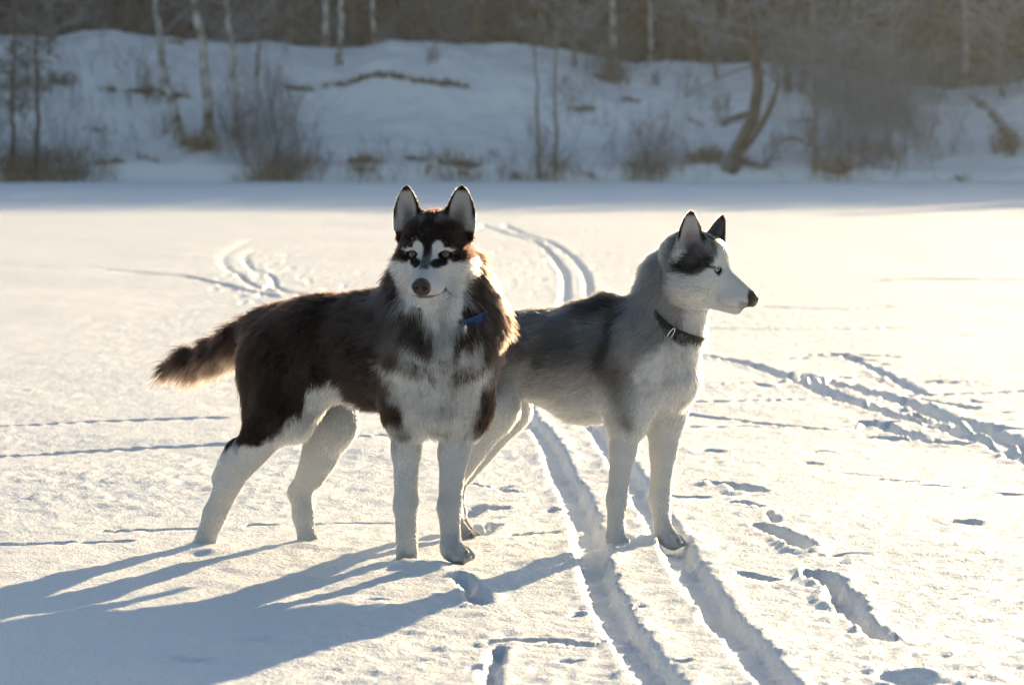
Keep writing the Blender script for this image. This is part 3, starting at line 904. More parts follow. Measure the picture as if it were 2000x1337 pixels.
def eval_field(prims, lo, hi, h):
    n = np.ceil((hi - lo) / h).astype(int) + 1
    ax = [lo[i] + h * np.arange(n[i]) for i in range(3)]
    f = np.full(n, 0.5, np.float32)
    for p in prims:
        bl, bh = p.bbox(); m = p.k + 0.02
        i0 = np.clip(((bl - m - lo) / h).astype(int), 0, n); i1 = np.clip(((bh + m - lo) / h).astype(int) + 2, 0, n)
        if np.any(i1 <= i0): continue
        sl = tuple(slice(i0[i], i1[i]) for i in range(3))
        G = np.stack(np.meshgrid(ax[0][sl[0]], ax[1][sl[1]], ax[2][sl[2]], indexing='ij'), -1).reshape(-1, 3)
        d = p.dist(G).astype(np.float32).reshape(f[sl].shape)
        g = f[sl]
        if p.sub:
            d = -d
            hh = np.maximum(p.k - np.abs(g - d), 0) / p.k
            f[sl] = np.maximum(g, d) + hh * hh * p.k * 0.25
        else:
            hh = np.maximum(p.k - np.abs(g - d), 0) / p.k
            f[sl] = np.minimum(g, d) - hh * hh * p.k * 0.25
    return f, lo, h


def surface_nets(f, lo, h):
    s = f < 0
    nx, ny, nz = f.shape
    c = np.zeros((nx - 1, ny - 1, nz - 1), np.uint8)
    offs = [(i, j, k) for i in (0, 1) for j in (0, 1) for k in (0, 1)]
    for i, j, k in offs:
        c += s[i:nx - 1 + i, j:ny - 1 + j, k:nz - 1 + k]
    act = (c > 0) & (c < 8)
    idx = np.argwhere(act)
    vid = np.full(act.shape, -1, np.int32); vid[act] = np.arange(len(idx))
    cv = np.stack([f[idx[:, 0] + i, idx[:, 1] + j, idx[:, 2] + k] for i, j, k in offs], 1)
    acc = np.zeros((len(idx), 3)); cnt = np.zeros(len(idx))
    for a in range(8):
        for b in range(a + 1, 8):
            oa, ob = np.array(offs[a]), np.array(offs[b])
            if np.abs(oa - ob).sum() != 1: continue
            m = (cv[:, a] < 0) != (cv[:, b] < 0)
            t = cv[m, a] / (cv[m, a] - cv[m, b])
            acc[m] += oa + t[:, None] * (ob - oa); cnt[m] += 1
    V = lo + h * (idx + acc / cnt[:, None])
    F = []
    for axn in range(3):
        o1, o2 = [(1, 2), (2, 0), (0, 1)][axn]
        sa = [slice(None)] * 3; sb = [slice(None)] * 3
        sa[axn] = slice(0, -1); sb[axn] = slice(1, None)
        e = s[tuple(sa)] != s[tuple(sb)]
        E = np.argwhere(e)
        E = E[(E[:, o1] > 0) & (E[:, o2] > 0) & (E[:, o1] < f.shape[o1] - 1) & (E[:, o2] < f.shape[o2] - 1)]
        inside = s[E[:, 0], E[:, 1], E[:, 2]]
        def cell(d1, d2):
            q = E.copy(); q[:, o1] -= d1; q[:, o2] -= d2
            return vid[q[:, 0], q[:, 1], q[:, 2]]
        quad = np.stack([cell(1, 1), cell(0, 1), cell(0, 0), cell(1, 0)], 1)
        quad[~inside] = quad[~inside][:, ::-1]
        F.append(quad)
    F = np.concatenate(F)
    return V, F[(F >= 0).all(1)]


def vert_normals(V, F):
    n = np.cross(V[F[:, 2]] - V[F[:, 0]], V[F[:, 3]] - V[F[:, 1]])
    N = np.zeros_like(V)
    for i in range(4): np.add.at(N, F[:, i], n)
    return nrm(N)


def relax(V, F, it=2, lam=0.5):
    for _ in range(it):
        S = np.zeros_like(V); c = np.zeros(len(V))
        for i in range(4):
            np.add.at(S, F[:, i], V[F[:, (i + 1) % 4]] + V[F[:, (i + 3) % 4]]); np.add.at(c, F[:, i], 2)
        V = V * (1 - lam) + lam * S / c[:, None]
    return V


def noise3(P, sc, seed=0.0):
    """cheap smooth 3-D noise, about -1..1"""
    a = vnoise(P[:, 0] * sc + seed, P[:, 1] * sc + P[:, 2] * sc * 0.31 + seed * 1.7)
    b = vnoise(P[:, 1] * sc + seed * 2.1 + 31, P[:, 2] * sc - P[:, 0] * sc * 0.27)
    c = vnoise(P[:, 2] * sc - seed + 57, P[:, 0] * sc + P[:, 1] * sc * 0.23 + 11)
    return (a + b + c) / 2.0


def skin_material(name):
    m, nt, N, L, p = new_mat(name)
    a = N.new('ShaderNodeAttribute'); a.attribute_name = 'col'
    tc = N.new('ShaderNodeTexCoord')
    nz = N.new('ShaderNodeTexNoise'); nz.inputs['Scale'].default_value = 160; nz.inputs['Detail'].default_value = 3
    L.new(tc.outputs['Object'], nz.inputs['Vector'])
    b = N.new('ShaderNodeBump'); b.inputs['Strength'].default_value = 0.4; b.inputs['Distance'].default_value = 0.004
    L.new(nz.outputs['Fac'], b.inputs['Height']); L.new(b.outputs[0], p.inputs['Normal'])
    L.new(a.outputs['Color'], p.inputs['Base Color'])
    p.inputs['Roughness'].default_value = 0.9; p.inputs['Specular IOR Level'].default_value = 0.1
    return m


def fur_material(name):
    m = bpy.data.materials.new(name); m.use_nodes = True
    nt = m.node_tree; N, L = nt.nodes, nt.links
    N.remove(N['Principled BSDF'])
    out = N['Material Output']
    a = N.new('ShaderNodeAttribute'); a.attribute_name = 'col'
    h = N.new('ShaderNodeBsdfHairPrincipled')
    h.parametrization = 'COLOR'
    h.inputs['Roughness'].default_value = 0.45
    h.inputs['IOR'].default_value = 1.22
    h.inputs['Radial Roughness'].default_value = 0.5
    h.inputs['Coat'].default_value = 0.0
    h.inputs['Random Roughness'].default_value = 0.2
    L.new(a.outputs['Color'], h.inputs['Color'])
    L.new(h.outputs[0], out.inputs['Surface'])
    return m


MAT_SKIN = skin_material('dog_skin')
MAT_FUR = fur_material('dog_fur')
FUR_DENSITY = 1.0


def grow_dog(root, prims, bbox, h, colour, n_hair, skip, seed):
    lo, hi = bbox
    f, lo, h = eval_field(prims, np.array(lo, float), np.array(hi, float), h)
    V, F = surface_nets(f, lo, h)
    V = relax(V, F, 2, 0.4)
    N = vert_normals(V, F)
    # which primitive rules where: fur flow, length, lift
    solid = [p for p in prims if not p.sub]
    D = np.stack([np.abs(p.dist(V)) for p in solid], 1)
    W = np.exp(-((D - D.min(1, keepdims=True)) / 0.016) ** 2)
    W /= W.sum(1, keepdims=True)
    flow = W @ np.stack([p.flow for p in solid]); length = W @ np.array([p.fur for p in solid]); lift = W @ np.array([p.lift for p in solid])
    regions = sorted({p.region for p in solid})
    RW = {r: W[:, [i for i, p in enumerate(solid) if p.region == r]].sum(1) for r in regions}
    sk = colour(V, N, RW)
    body = mesh_obj('body', V, F, MAT_SKIN, root, cols=sk * 0.8)
    if n_hair:
        rng = np.random.default_rng(seed)
        T = np.concatenate([F[:, [0, 1, 2]], F[:, [0, 2, 3]]])
        ar = np.linalg.norm(np.cross(V[T[:, 1]] - V[T[:, 0]], V[T[:, 2]] - V[T[:, 0]]), axis=1)
        tl = length[T].mean(1)
        ar = ar * np.clip(0.016 / np.maximum(tl, 0.004), 0.55, 2.2)
        ti = rng.choice(len(T), n_hair, p=ar / ar.sum())
        b = rng.random((n_hair, 2)); fl = b.sum(1) > 1; b[fl] = 1 - b[fl]
        bw = np.stack([1 - b.sum(1), b[:, 0], b[:, 1]], 1)
        tri = T[ti]
        mixv = lambda A: (A[tri] * (bw[:, :, None] if A.ndim == 2 else bw)).sum(1)
        P, n, fl_, L_, lf = mixv(V), nrm(mixv(N)), mixv(flow), mixv(length), mixv(lift)
        rw = {r: mixv(w) for r, w in RW.items()}
        keep = ~skip(P, n) & (L_ > 0.001)
        P, n, fl_, L_, lf = P[keep], n[keep], fl_[keep], L_[keep], lf[keep]
        rw = {r: w[keep] for r, w in rw.items()}
        m = len(P)
        t = fl_ - n * (fl_ * n).sum(1, keepdims=True)
        t = nrm(t + 1e-6)
        # tufts: neighbouring hairs lean together
        sd = np.stack([noise3(P, 26, 1.0), noise3(P, 26, 5.0), noise3(P, 26, 9.0)], 1) * 0.24 + np.stack([noise3(P, 70, 2.0), noise3(P, 70, 6.0), noise3(P, 70, 8.0)], 1) * 0.20
        sd *= np.clip(L_ / .022, .18, 1.0)[:, None]
        jit = rng.normal(0, 0.11, (m, 3))
        t = nrm(t + sd + jit)
        Ln = L_ * (0.62 + 0.55 * rng.random(m)) * (1 + 0.22 * noise3(P, 40, 3.0))
        lf = lf * (1 + 0.35 * noise3(P, 33, 4.0)) * (0.75 + 0.5 * rng.random(m))
        S = np.array([0, 0.33, 0.68, 1.0])
        up = lf[:, None] * (S * (1 - 0.38 * S))[None]
        al = (S ** 1.15)[None] * np.ones((m, 1))
        pts = P[:, None] - n[:, None] * 0.002 + Ln[:, None, None] * (n[:, None] * up[:, :, None] + t[:, None] * al[:, :, None])
        pts[:, :, 2] -= (Ln[:, None] * 0.10) * (S ** 2)[None] * (Ln[:, None] / 0.05)
        rad0 = np.clip(0.00040 + 0.004 * L_, 0.00042, 0.00056) * (0.8 + 0.5 * rng.random(m))
        rad = rad0[:, None] * np.array([1.0, 0.92, 0.7, 0.18])[None]
        cpos = P + rng.normal(0, 0.0022, (m, 3)) - t * (Ln * 0.25)[:, None] * rng.random(m)[:, None]
        col = colour(cpos, n, rw)
        col = col * (0.55 + 0.9 * rng.random(m))[:, None]
        cu = bpy.data.hair_curves.new('fur')
        cu.add_curves([4] * m)
        org = np.array(root.location[:])
        cu.points.foreach_set('position', (pts - org).astype(np.float32).ravel())
        ra = cu.attributes.get('radius') or cu.attributes.new('radius', 'FLOAT', 'POINT')
        ra.data.foreach_set('value', rad.astype(np.float32).ravel())
        ca = cu.attributes.new('col', 'FLOAT_COLOR', 'CURVE')
        c4 = np.ones((m, 4), np.float32); c4[:, :3] = np.clip(col, 0.002, 0.95)
        ca.data.foreach_set('color', c4.ravel())
        cu.materials.append(MAT_FUR)
        fo = bpy.data.objects.new('fur', cu); COL.objects.link(fo); fo.parent = root
        fo['kind'] = 'stuff'
    return V, F


def cone(a, b, ra, rb, **kw):
    return Prim('cone', a=np.asarray(a, float), b=np.asarray(b, float), ra=ra, rb=rb, **kw)


def ell(c, r, R=np.eye(3), **kw):
    return Prim('ell', c=np.asarray(c, float), r=np.asarray(r, float), R=np.asarray(R, float), **kw)


def frame(fwd, roll=0.0):
    """rows: left, forward, up"""
    f = nrm(fwd); up = np.array((0, 0, 1.0))
    l = nrm(np.cross(up, f)); u = np.cross(f, l)
    c, s = math.cos(roll), math.sin(roll)
    return np.stack([l * c + u * s, f, u * c - l * s])


class Head:
    def __init__(s, origin, R, sc=1.0, ml=1.0, mdz=0.0):
        s.o, s.R, s.s = np.asarray(origin, float), R, sc
        s.nose = 1.0; s.ml = ml; s.mdz = mdz

    def w(s, x, y, z):
        z = z + s.mdz * min(max((y - .05) / .03, 0), 1)
        if y > .05: y = .05 + (y - .05) * s.ml
        return s.o + s.s * (np.array((x, y, z)) @ s.R)

    def d(s, x, y, z):
        return np.array((x, y, z), float) @ s.R

    def loc(s, P):
        q = (P - s.o) @ s.R.T / s.s
        q[:, 1] = np.where(q[:, 1] > .05, .05 + (q[:, 1] - .05) / s.ml, q[:, 1])
        q[:, 2] = q[:, 2] - s.mdz * np.clip((q[:, 1] - .05) / .03, 0, 1)
        return q

    def prims(s, ears, cheek_fur=0.030, muzzle=1.0, ex=.0308):
        k, R = s.s, s.R
        s.ex = ex
        out = [
            ell(s.w(0, -.014, .018), k * np.array((.063, .072, .061)), R, flow=s.d(0, -1, .35), fur=.016, k=.03, region='head', lift=.35),
            ell(s.w(0, .022, .024), k * np.array((.046, .038, .037)), R, flow=s.d(0, -1, .5), fur=.009, k=.03, region='head', lift=.25),
        ]
        m = muzzle
        for g in (-1, 1):
            out.append(ell(s.w(g * .040, -.002, -.028), k * np.array((.040, .052, .042)), R, flow=s.d(g * .55, -1, -.35), fur=cheek_fur, k=.03, region='head', lift=.40))
            out.append(ell(s.w(g * .030, .040, .018), k * np.array((.017, .016, .010)), R, flow=s.d(g * .4, -1, .3), fur=.006, k=.018, region='head', lift=.2))
            out.append(ell(s.w(g * .018 * m, .098, -.050), k * np.array((.018 * m, .034, .018 * m)), R, flow=s.d(g * .4, -1, -.15), fur=.005, k=.018, region='head', lift=.22))
        out += [
            cone(s.w(0, .048, -.018), s.w(0, .140, -.041), k * .034 * m, k * .0185 * m, flow=s.d(0, -1, .1), fur=.005, k=.022, region='head', lift=.18),
            cone(s.w(0, .026, -.058), s.w(0, .112, -.0700), k * .027 * m, k * .0125 * m, flow=s.d(0, -1, -.25), fur=.007, k=.012, region='head', lift=.28),
            ell(s.w(0, -.012, -.048), k * np.array((.046, .058, .04)), R, flow=s.d(0, -1, -.6), fur=.026, k=.03, region='head', lift=.35),
        ]
        for g in (-1, 1):                      # line of the mouth, eye sockets
            out.append(cone(s.w(0, .152, -.0635), s.w(g * .027, .092, -.0665), k * .0014, k * .0020, k=.004, sub=True))
            out.append(cone(s.w(g * .027, .092, -.0665), s.w(g * .036, .068, -.0625), k * .0018, k * .0022, k=.004, sub=True))
            out.append(ell(s.w(g * ex, .0565, .005), k * np.array((.0108, .0100, .0072)), R, k=.006, sub=True))
        for e in ears:
            c = s.w(*e['c']); up = nrm(s.d(*e['up'])); op = s.d(*e['open']); op = nrm(op - up * (op @ up)); ac = np.cross(up, op)
            out.append(Prim('ear', c=c, R=np.stack([ac, up, op]), h=e['h'] * k, w=e['w'] * k, t=e.get('t', .0048) * k, cup=e.get('cup', .014) * k, lean=e.get('lean', -.004) * k,
                            flow=up * .4 - op, fur=.006, k=.022, region='ear', lift=.22))
            e['frame'] = (c, np.stack([ac, up, op]), e['h'] * k, e['w'] * k); e['k'] = k
        return out


def ear_width(vv):
    q = np.clip((vv - .18) / .82, 0, 1)
    return np.where(vv < .18, .90 + .10 * np.sin(np.clip(vv, 0, 1) / .18 * 1.57), 1.0) * np.clip(1 - q ** 1.95, 0, 1) ** .66


def eye_material(name, iris, rim):
    m, nt, N, L, p = new_mat(name)
    tc = N.new('ShaderNodeTexCoord'); sx = N.new('ShaderNodeSeparateXYZ'); L.new(tc.outputs['Object'], sx.inputs[0])
    r = N.new('ShaderNodeMath'); r.operation = 'POWER'; r.inputs[1].default_value = 2
    vx = N.new('ShaderNodeVectorMath'); vx.operation = 'MULTIPLY'; vx.inputs[1].default_value = (1, 0, 1)
    ln = N.new('ShaderNodeVectorMath'); ln.operation = 'LENGTH'
    L.new(tc.outputs['Object'], vx.inputs[0]); L.new(vx.outputs[0], ln.inputs[0])
    mul = N.new('ShaderNodeMath'); mul.operation = 'MULTIPLY'; mul.inputs[1].default_value = 1 / 0.0115
    L.new(ln.outputs['Value'], mul.inputs[0])
    cr = N.new('ShaderNodeValToRGB'); cr.color_ramp.interpolation = 'EASE'
    e = cr.color_ramp.elements
    e[0].position = 0.25; e[0].color = (0.004, 0.004, 0.004, 1)
    e[1].position = 0.32; e[1].color = (*iris, 1)
    for pos, c in ((0.56, tuple(v * .75 for v in iris)), (0.66, rim), (0.8, (0.02, 0.015, 0.012))):
        q = e.new(pos); q.color = (*c, 1)
    L.new(mul.outputs[0], cr.inputs[0]); L.new(cr.outputs[0], p.inputs['Base Color'])
    p.inputs['Roughness'].default_value = 0.08; p.inputs['Specular IOR Level'].default_value = 0.6
    return m


def add_eye(root, head, g, mat, look=(0, 1, 0)):
    n = 20
    V, F = [], []
    R = frame(head.d(*look))
    r = 0.0092 * head.s
    c = head.w(g * (head.ex - .0003), .0500, .005)
    for i in range(n + 1):
        th = math.pi * i / n
        for j in range(n):
            ph = 2 * math.pi * j / n
            bulge = 1.0 + 0.07 * max(0, math.cos(th)) ** 8
            V.append((r * bulge * math.sin(th) * math.cos(ph), r * bulge * math.cos(th), r * bulge * math.sin(th) * math.sin(ph)))
    for i in range(n):
        for j in range(n):
            F.append((i * n + j, i * n + (j + 1) % n, (i + 1) * n + (j + 1) % n, (i + 1) * n + j))
    me = bpy.data.meshes.new('eye'); me.from_pydata(V, [], F); me.update()
    me.polygons.foreach_set('use_smooth', np.ones(len(me.polygons), dtype=bool)); me.materials.append(mat)
    o = bpy.data.objects.new('eye', me); COL.objects.link(o); o.parent = root
    import mathutils
    M = mathutils.Matrix([list(-R[0]), list(R[1]), list(R[2])]).transposed().to_4x4()
    # local x -> right, y -> forward, z -> up
    o.matrix_local = mathutils.Matrix.Translation(Vector(c - np.array(root.location[:]))) @ M
    return o


def nose_prims(h):
    k, R = h.s, h.R
    k = k * h.nose
    ps = [ell(h.w(0, .148, -.038), k * np.array((.0165, .012, .0125)), R, k=.01),
          ell(h.w(0, .153, -.047), k * np.array((.0105, .0075, .010)), R, k=.01)]
    for g in (-1, 1):
        ps.append(ell(h.w(g * .0100, .152, -.040), k * np.array((.0078, .008, .0085)), R, k=.006))
    for g in (-1, 1):
        ps.append(ell(h.w(g * .0075, .1610, -.0405), k * np.array((.0036, .006, .0032)), R, k=.003, sub=True))
        ps.append(cone(h.w(g * .0085, .1600, -.0415), h.w(g * .0165, .153, -.0455), k * .0022, k * .0011, k=.003, sub=True))
    ps.append(cone(h.w(0, .1625, -.044), h.w(0, .1590, -.058), k * .0010, k * .0010, k=.003, sub=True))
    return ps


def add_nose(root, h, mat):
    ps = nose_prims(h)
    c = h.w(0, .148, -.041)
    f, lo, hh = eval_field(ps, c - .035, c + .035, .0011)
    V, F = surface_nets(f, lo, hh)
    return mesh_obj('nose', relax(V, F, 2), F, mat, root)


def paw(heel, toe_dir, r, fur=.007, region='leg', spread=1.0, flat=1.0):
    """a foot with four toes"""
    f = nrm(np.array((toe_dir[0], toe_dir[1], 0.0))); l = np.array((-f[1], f[0], 0.0))
    out = [cone(heel, heel + f * r * .9 + np.array((0, 0, -r * .25)), r * .92, r * .82, flow=f + np.array((0, 0, -.3)), fur=fur, k=.02, region=region, lift=.2)]
    for i, o in enumerate((-.72, -.26, .26, .72)):
        ln = 1.55 if abs(o) < .5 else 1.2
        a = heel + f * r * .7 + l * o * r * spread + np.array((0, 0, -r * .05)); b = heel + f * r * ln + l * o * 1.15 * r * spread + np.array((0, 0, -r * .42))
        out.append(cone(a, b, r * .43, r * .36, flow=f + np.array((0, 0, -.3)), fur=fur * .45, k=.004, region=region, lift=.12))
    for o in (-.49, 0, .49):
        a = heel + f * r * .95 + l * o * r * spread + np.array((0, 0, r * .42)); b = heel + f * r * 1.75 + l * o * 1.15 * r * spread + np.array((0, 0, -r * .35))
        out.append(cone(a, b, r * .13, r * .19, k=.004, sub=True))
    return out

def lerp3(a, b, t):
    t = np.clip(t, 0, 1)[:, None]
    return a * (1 - t) + b * t


class Body:
    """spine plane of a dog: a point on the ground under the forelegs and a heading"""
    def __init__(s, p0, heading):
        s.p0 = np.array((p0[0], p0[1], 0.0)); a = math.radians(heading)
        s.F = np.array((math.cos(a), -math.sin(a), 0.0)); s.L = np.array((math.sin(a), math.cos(a), 0.0))

    def on(s, px, py, l=0.0):
        d = ray(px, py)
        t = ((s.p0 + s.L * l - CAMP) @ s.L) / (d @ s.L)
        return CAMP + d * t

    def sl(s, P):
        q = P - s.p0
        return q @ s.F, q @ s.L


UP = np.array((0, 0, 1.0))
DOWN = -UP

# ---------------------------------------------------------------- the brown and white dog
BB = Body((-.182, 8.05), 43)
BF = Body((-.182, 8.05), 80)              # its forehand is turned further towards the viewer
bF, bL = BB.F, BB.L
back_flow = -bF + DOWN * .35
brown_root = empty('husky_dog', (BB.p0[0], BB.p0[1], 0.0))
tag(brown_root, 'dark brown and white husky with amber eyes and blue collar, facing the camera', 'dog')
bh_yaw, bh_pitch = math.radians(8.5), math.radians(9)
b_head = Head(at(847, 491, 8.0), frame((-math.sin(bh_yaw) * math.cos(bh_pitch), -math.cos(bh_yaw) * math.cos(bh_pitch), -math.sin(bh_pitch))), 1.2)
B_EARS = [dict(c=(g * .0475, -.014, .033), up=(g * .10, -.06, 1), open=(g * .28, 1, -.05), h=.094, w=.0315) for g in (-1, 1)]
bp = []
side = dict(sq=bL, sqs=.86)
# trunk
bp += [cone(BB.on(835, 705), BB.on(735, 690), .118, .122, flow=back_flow, fur=.030, k=.06, region='trunk', **side),
       cone(BB.on(735, 690), BB.on(640, 672), .122, .105, flow=back_flow, fur=.028, k=.06, region='trunk', **side),
       cone(BB.on(640, 668), BB.on(560, 672), .100, .094, flow=back_flow, fur=.028, k=.05, region='trunk', **side),
       cone(BB.on(620, 655, -.03), BB.on(545, 690, -.035), .075, .078, flow=back_flow + DOWN * .5, fur=.028, k=.05, region='rump'),
       cone(BB.on(620, 655, .03), BB.on(545, 690, .035), .075, .078, flow=back_flow + DOWN * .5, fur=.028, k=.05, region='rump'),
       cone(BB.on(780, 620), BB.on(700, 625), .055, .05, flow=back_flow, fur=.030, k=.06, region='trunk')]
# forechest and shoulders
chest = at(866, 745, 7.98)
bp += [cone(at(864, 690, 8.0), at(862, 790, 8.02), .085, .070, flow=DOWN + BF.F * .2, fur=.030, k=.06, region='chest', lift=.45),
       cone(at(815, 700, 8.02), at(795, 800, 8.05), .070, .052, flow=DOWN - bF * .3, fur=.026, k=.05, region='chest'),
       cone(at(915, 695, 8.06), at(915, 800, 8.06), .070, .052, flow=DOWN - bF * .3, fur=.026, k=.05, region='chest')]
# neck and ruff
bp += [cone(at(862, 665, 8.04), at(853, 540, 8.05), .100, .074, flow=DOWN + np.array((0, .2, 0)), fur=.048, k=.06, region='neck', lift=.55),
       cone(at(868, 640, 8.02), at(850, 590, 7.96), .070, .050, flow=DOWN + np.array((0, -.1, 0)), fur=.040, k=.05, region='neck', lift=.5),
       cone(at(800, 650, 8.12), at(845, 560, 8.09), .085, .060, flow=DOWN - bF * .5, fur=.042, k=.06, region='neck', lift=.5),
       cone(at(908, 655, 8.06), at(893, 560, 8.07), .068, .062, flow=DOWN + np.array((.35, .2, 0)), fur=.046, k=.05, region='neck', lift=.6)]
# the full ruff behind the cheeks
bp += [cone(at(896, 522, 8.08), at(924, 606, 8.08), .042, .054, flow=DOWN + np.array((.45, .1, 0)), fur=.046, k=.05, region='neck', lift=.6),
       cone(at(804, 538, 8.10), at(794, 612, 8.12), .036, .054, flow=DOWN + np.array((-.45, .1, 0)), fur=.042, k=.05, region='neck', lift=.55)]
# forelegs
LEGD = dict(flow=DOWN, fur=.0100, region='leg', lift=.22)
bp += [cone(at(796, 790, 8.05), at(793, 880, 8.08), .050, .0320, k=.04, **LEGD),
       cone(at(793, 880, 8.08), at(793, 985, 8.09), .0310, .0265, k=.02, **LEGD),
       cone(at(793, 985, 8.09), at(795, 1082, 8.09), .0265, .0250, k=.02, **LEGD),
       cone(at(914, 790, 8.06), at(886, 885, 8.06), .050, .0340, k=.04, **LEGD),
       cone(at(886, 885, 8.06), at(878, 990, 8.05), .0330, .0255, k=.02, **LEGD),
       cone(at(878, 990, 8.05), at(880, 1062, 8.04), .0255, .0235, k=.02, **LEGD)]
bp += paw(at(796, 1098, 8.08), (.1, -1), .024)
bp += paw(at(884, 1074, 8.02), (.66, -.76), .0305)
# hind legs: near (right) one stretched back, far (left) one under the body
hk = BB.on(450, 938, -.10); hf = BB.on(398, 1062, -.10)
bp += [cone(BB.on(545, 715, -.055), BB.on(560, 800, -.085), .090, .068, flow=DOWN - bF * .25, fur=.028, k=.05, region='thigh', sq=bL, sqs=.72),
       cone(BB.on(515, 720, -.06), BB.on(512, 800, -.085), .064, .050, flow=DOWN - bF * .6, fur=.030, k=.05, region='thigh', sq=bL, sqs=.75),
       cone(BB.on(622, 730, -.075), BB.on(580, 812, -.09), .066, .050, flow=DOWN - bF * .1, fur=.022, k=.05, region='thigh', sq=bL, sqs=.7),
       cone(BB.on(545, 806, -.09), BB.on(466, 912, -.10), .060, .0370, k=.04, flow=DOWN - bF * .5, fur=.009, region='hindleg', lift=.15),
       cone(BB.on(462, 880, -.098), BB.on(426, 932, -.10), .026, .0170, k=.04, flow=DOWN - bF * .4, fur=.010, region='hindleg', lift=.2),
       cone(hk, BB.on(420, 1003, -.10), .0345, .0262, k=.02, **LEGD),
       cone(BB.on(420, 1003, -.10), hf, .0262, .0265, k=.02, **LEGD)]
bp += paw(BB.on(404, 1076, -.10), bF + bL * -.1, .025)
hk2 = BB.on(586, 962, .075); hf2 = BB.on(600, 1050, .075)
bp += [cone(BB.on(620, 700, .06), BB.on(650, 830, .075), .085, .060, flow=DOWN, fur=.022, k=.05, region='thigh', sq=bL, sqs=.72),
       cone(BB.on(650, 822, .075), BB.on(607, 928, .075), .063, .0340, k=.03, flow=DOWN - bF * .3, fur=.009, region='hindleg', lift=.15),
       cone(BB.on(628, 900, .075), BB.on(580, 960, .075), .024, .0160, k=.03, flow=DOWN - bF * .3, fur=.009, region='hindleg', lift=.18),
       cone(hk2, BB.on(593, 1008, .075), .0285, .0235, k=.025, **LEGD),
       cone(BB.on(592, 1008, .075), hf2, .0225, .0240, k=.02, **LEGD)]
bp += paw(BB.on(603, 1064, .075), bF, .025)
# tail, streaming out behind
tl = [BB.on(520, 640), BB.on(470, 668), BB.on(420, 693), BB.on(372, 706), BB.on(330, 718)]
tr = [.042, .036, .030, .022, .009]
for a, b, r0, r1 in zip(tl[:-1], tl[1:], tr[:-1], tr[1:]):
    bp.append(cone(a, b, r0, r1, flow=nrm(b - a) + DOWN * .55, fur=.062, k=.03, region='tail', lift=.28))
bp += b_head.prims(B_EARS, cheek_fur=.026)

DARK = np.array((.0062, .0040, .0033)); DARK2 = np.array((.020, .0100, .0070)); WHITE = np.array((.575, .58, .59)); FROST = np.array((.080, .066, .062)); TAN = np.array((.22, .15, .11))


def ear_paint(P, e, inner, rim, back, pink=None):
    c, R, h, w = e['frame']
    q = (P - c) @ R.T
    u, v, ww = q[:, 0] / w, q[:, 1] / h, q[:, 2]
    cup = e.get('cup', .014) * e['k']; lean = e.get('lean', -.004) * e['k']
    vv = np.clip(v, 0, 1)
    wc = cup * u * u - cup * .55 * (1 - vv * .6) + lean * vv * vv
    front = smooth(-.002, .0015, ww - wc)
    wd = ear_width(vv)
    edge = smooth(.64, .80, np.abs(u) / (wd + .05)) * smooth(.25, .45, v)
    edge = np.maximum(edge, smooth(.84, .92, v))
    col = lerp3(np.broadcast_to(back, P.shape), np.broadcast_to(inner, P.shape), front)
    if pink is not None:
        col = lerp3(col, np.broadcast_to(pink, P.shape), front * smooth(.55, .1, np.abs(u)) * smooth(.75, .4, v) * .75)
    col = lerp3(col, np.broadcast_to(rim, P.shape), edge)
    return col, v


_edge = [BB.on(430, 872, -.09), BB.on(527, 872, -.09), BB.on(560, 850, -.09), BB.on(585, 828, -.09), BB.on(608, 798, -.09), BB.on(622, 760, -.08), BB.on(640, 748, -.08), BB.on(660, 750, -.09), BB.on(690, 779, -.10), BB.on(711, 800, -.10), BB.on(749, 812, -.10), BB.on(800, 835, -.10)]
EDGE_S = np.array([BB.sl(p[None])[0][0] for p in _edge]); EDGE_Z = np.array([p[2] for p in _edge])


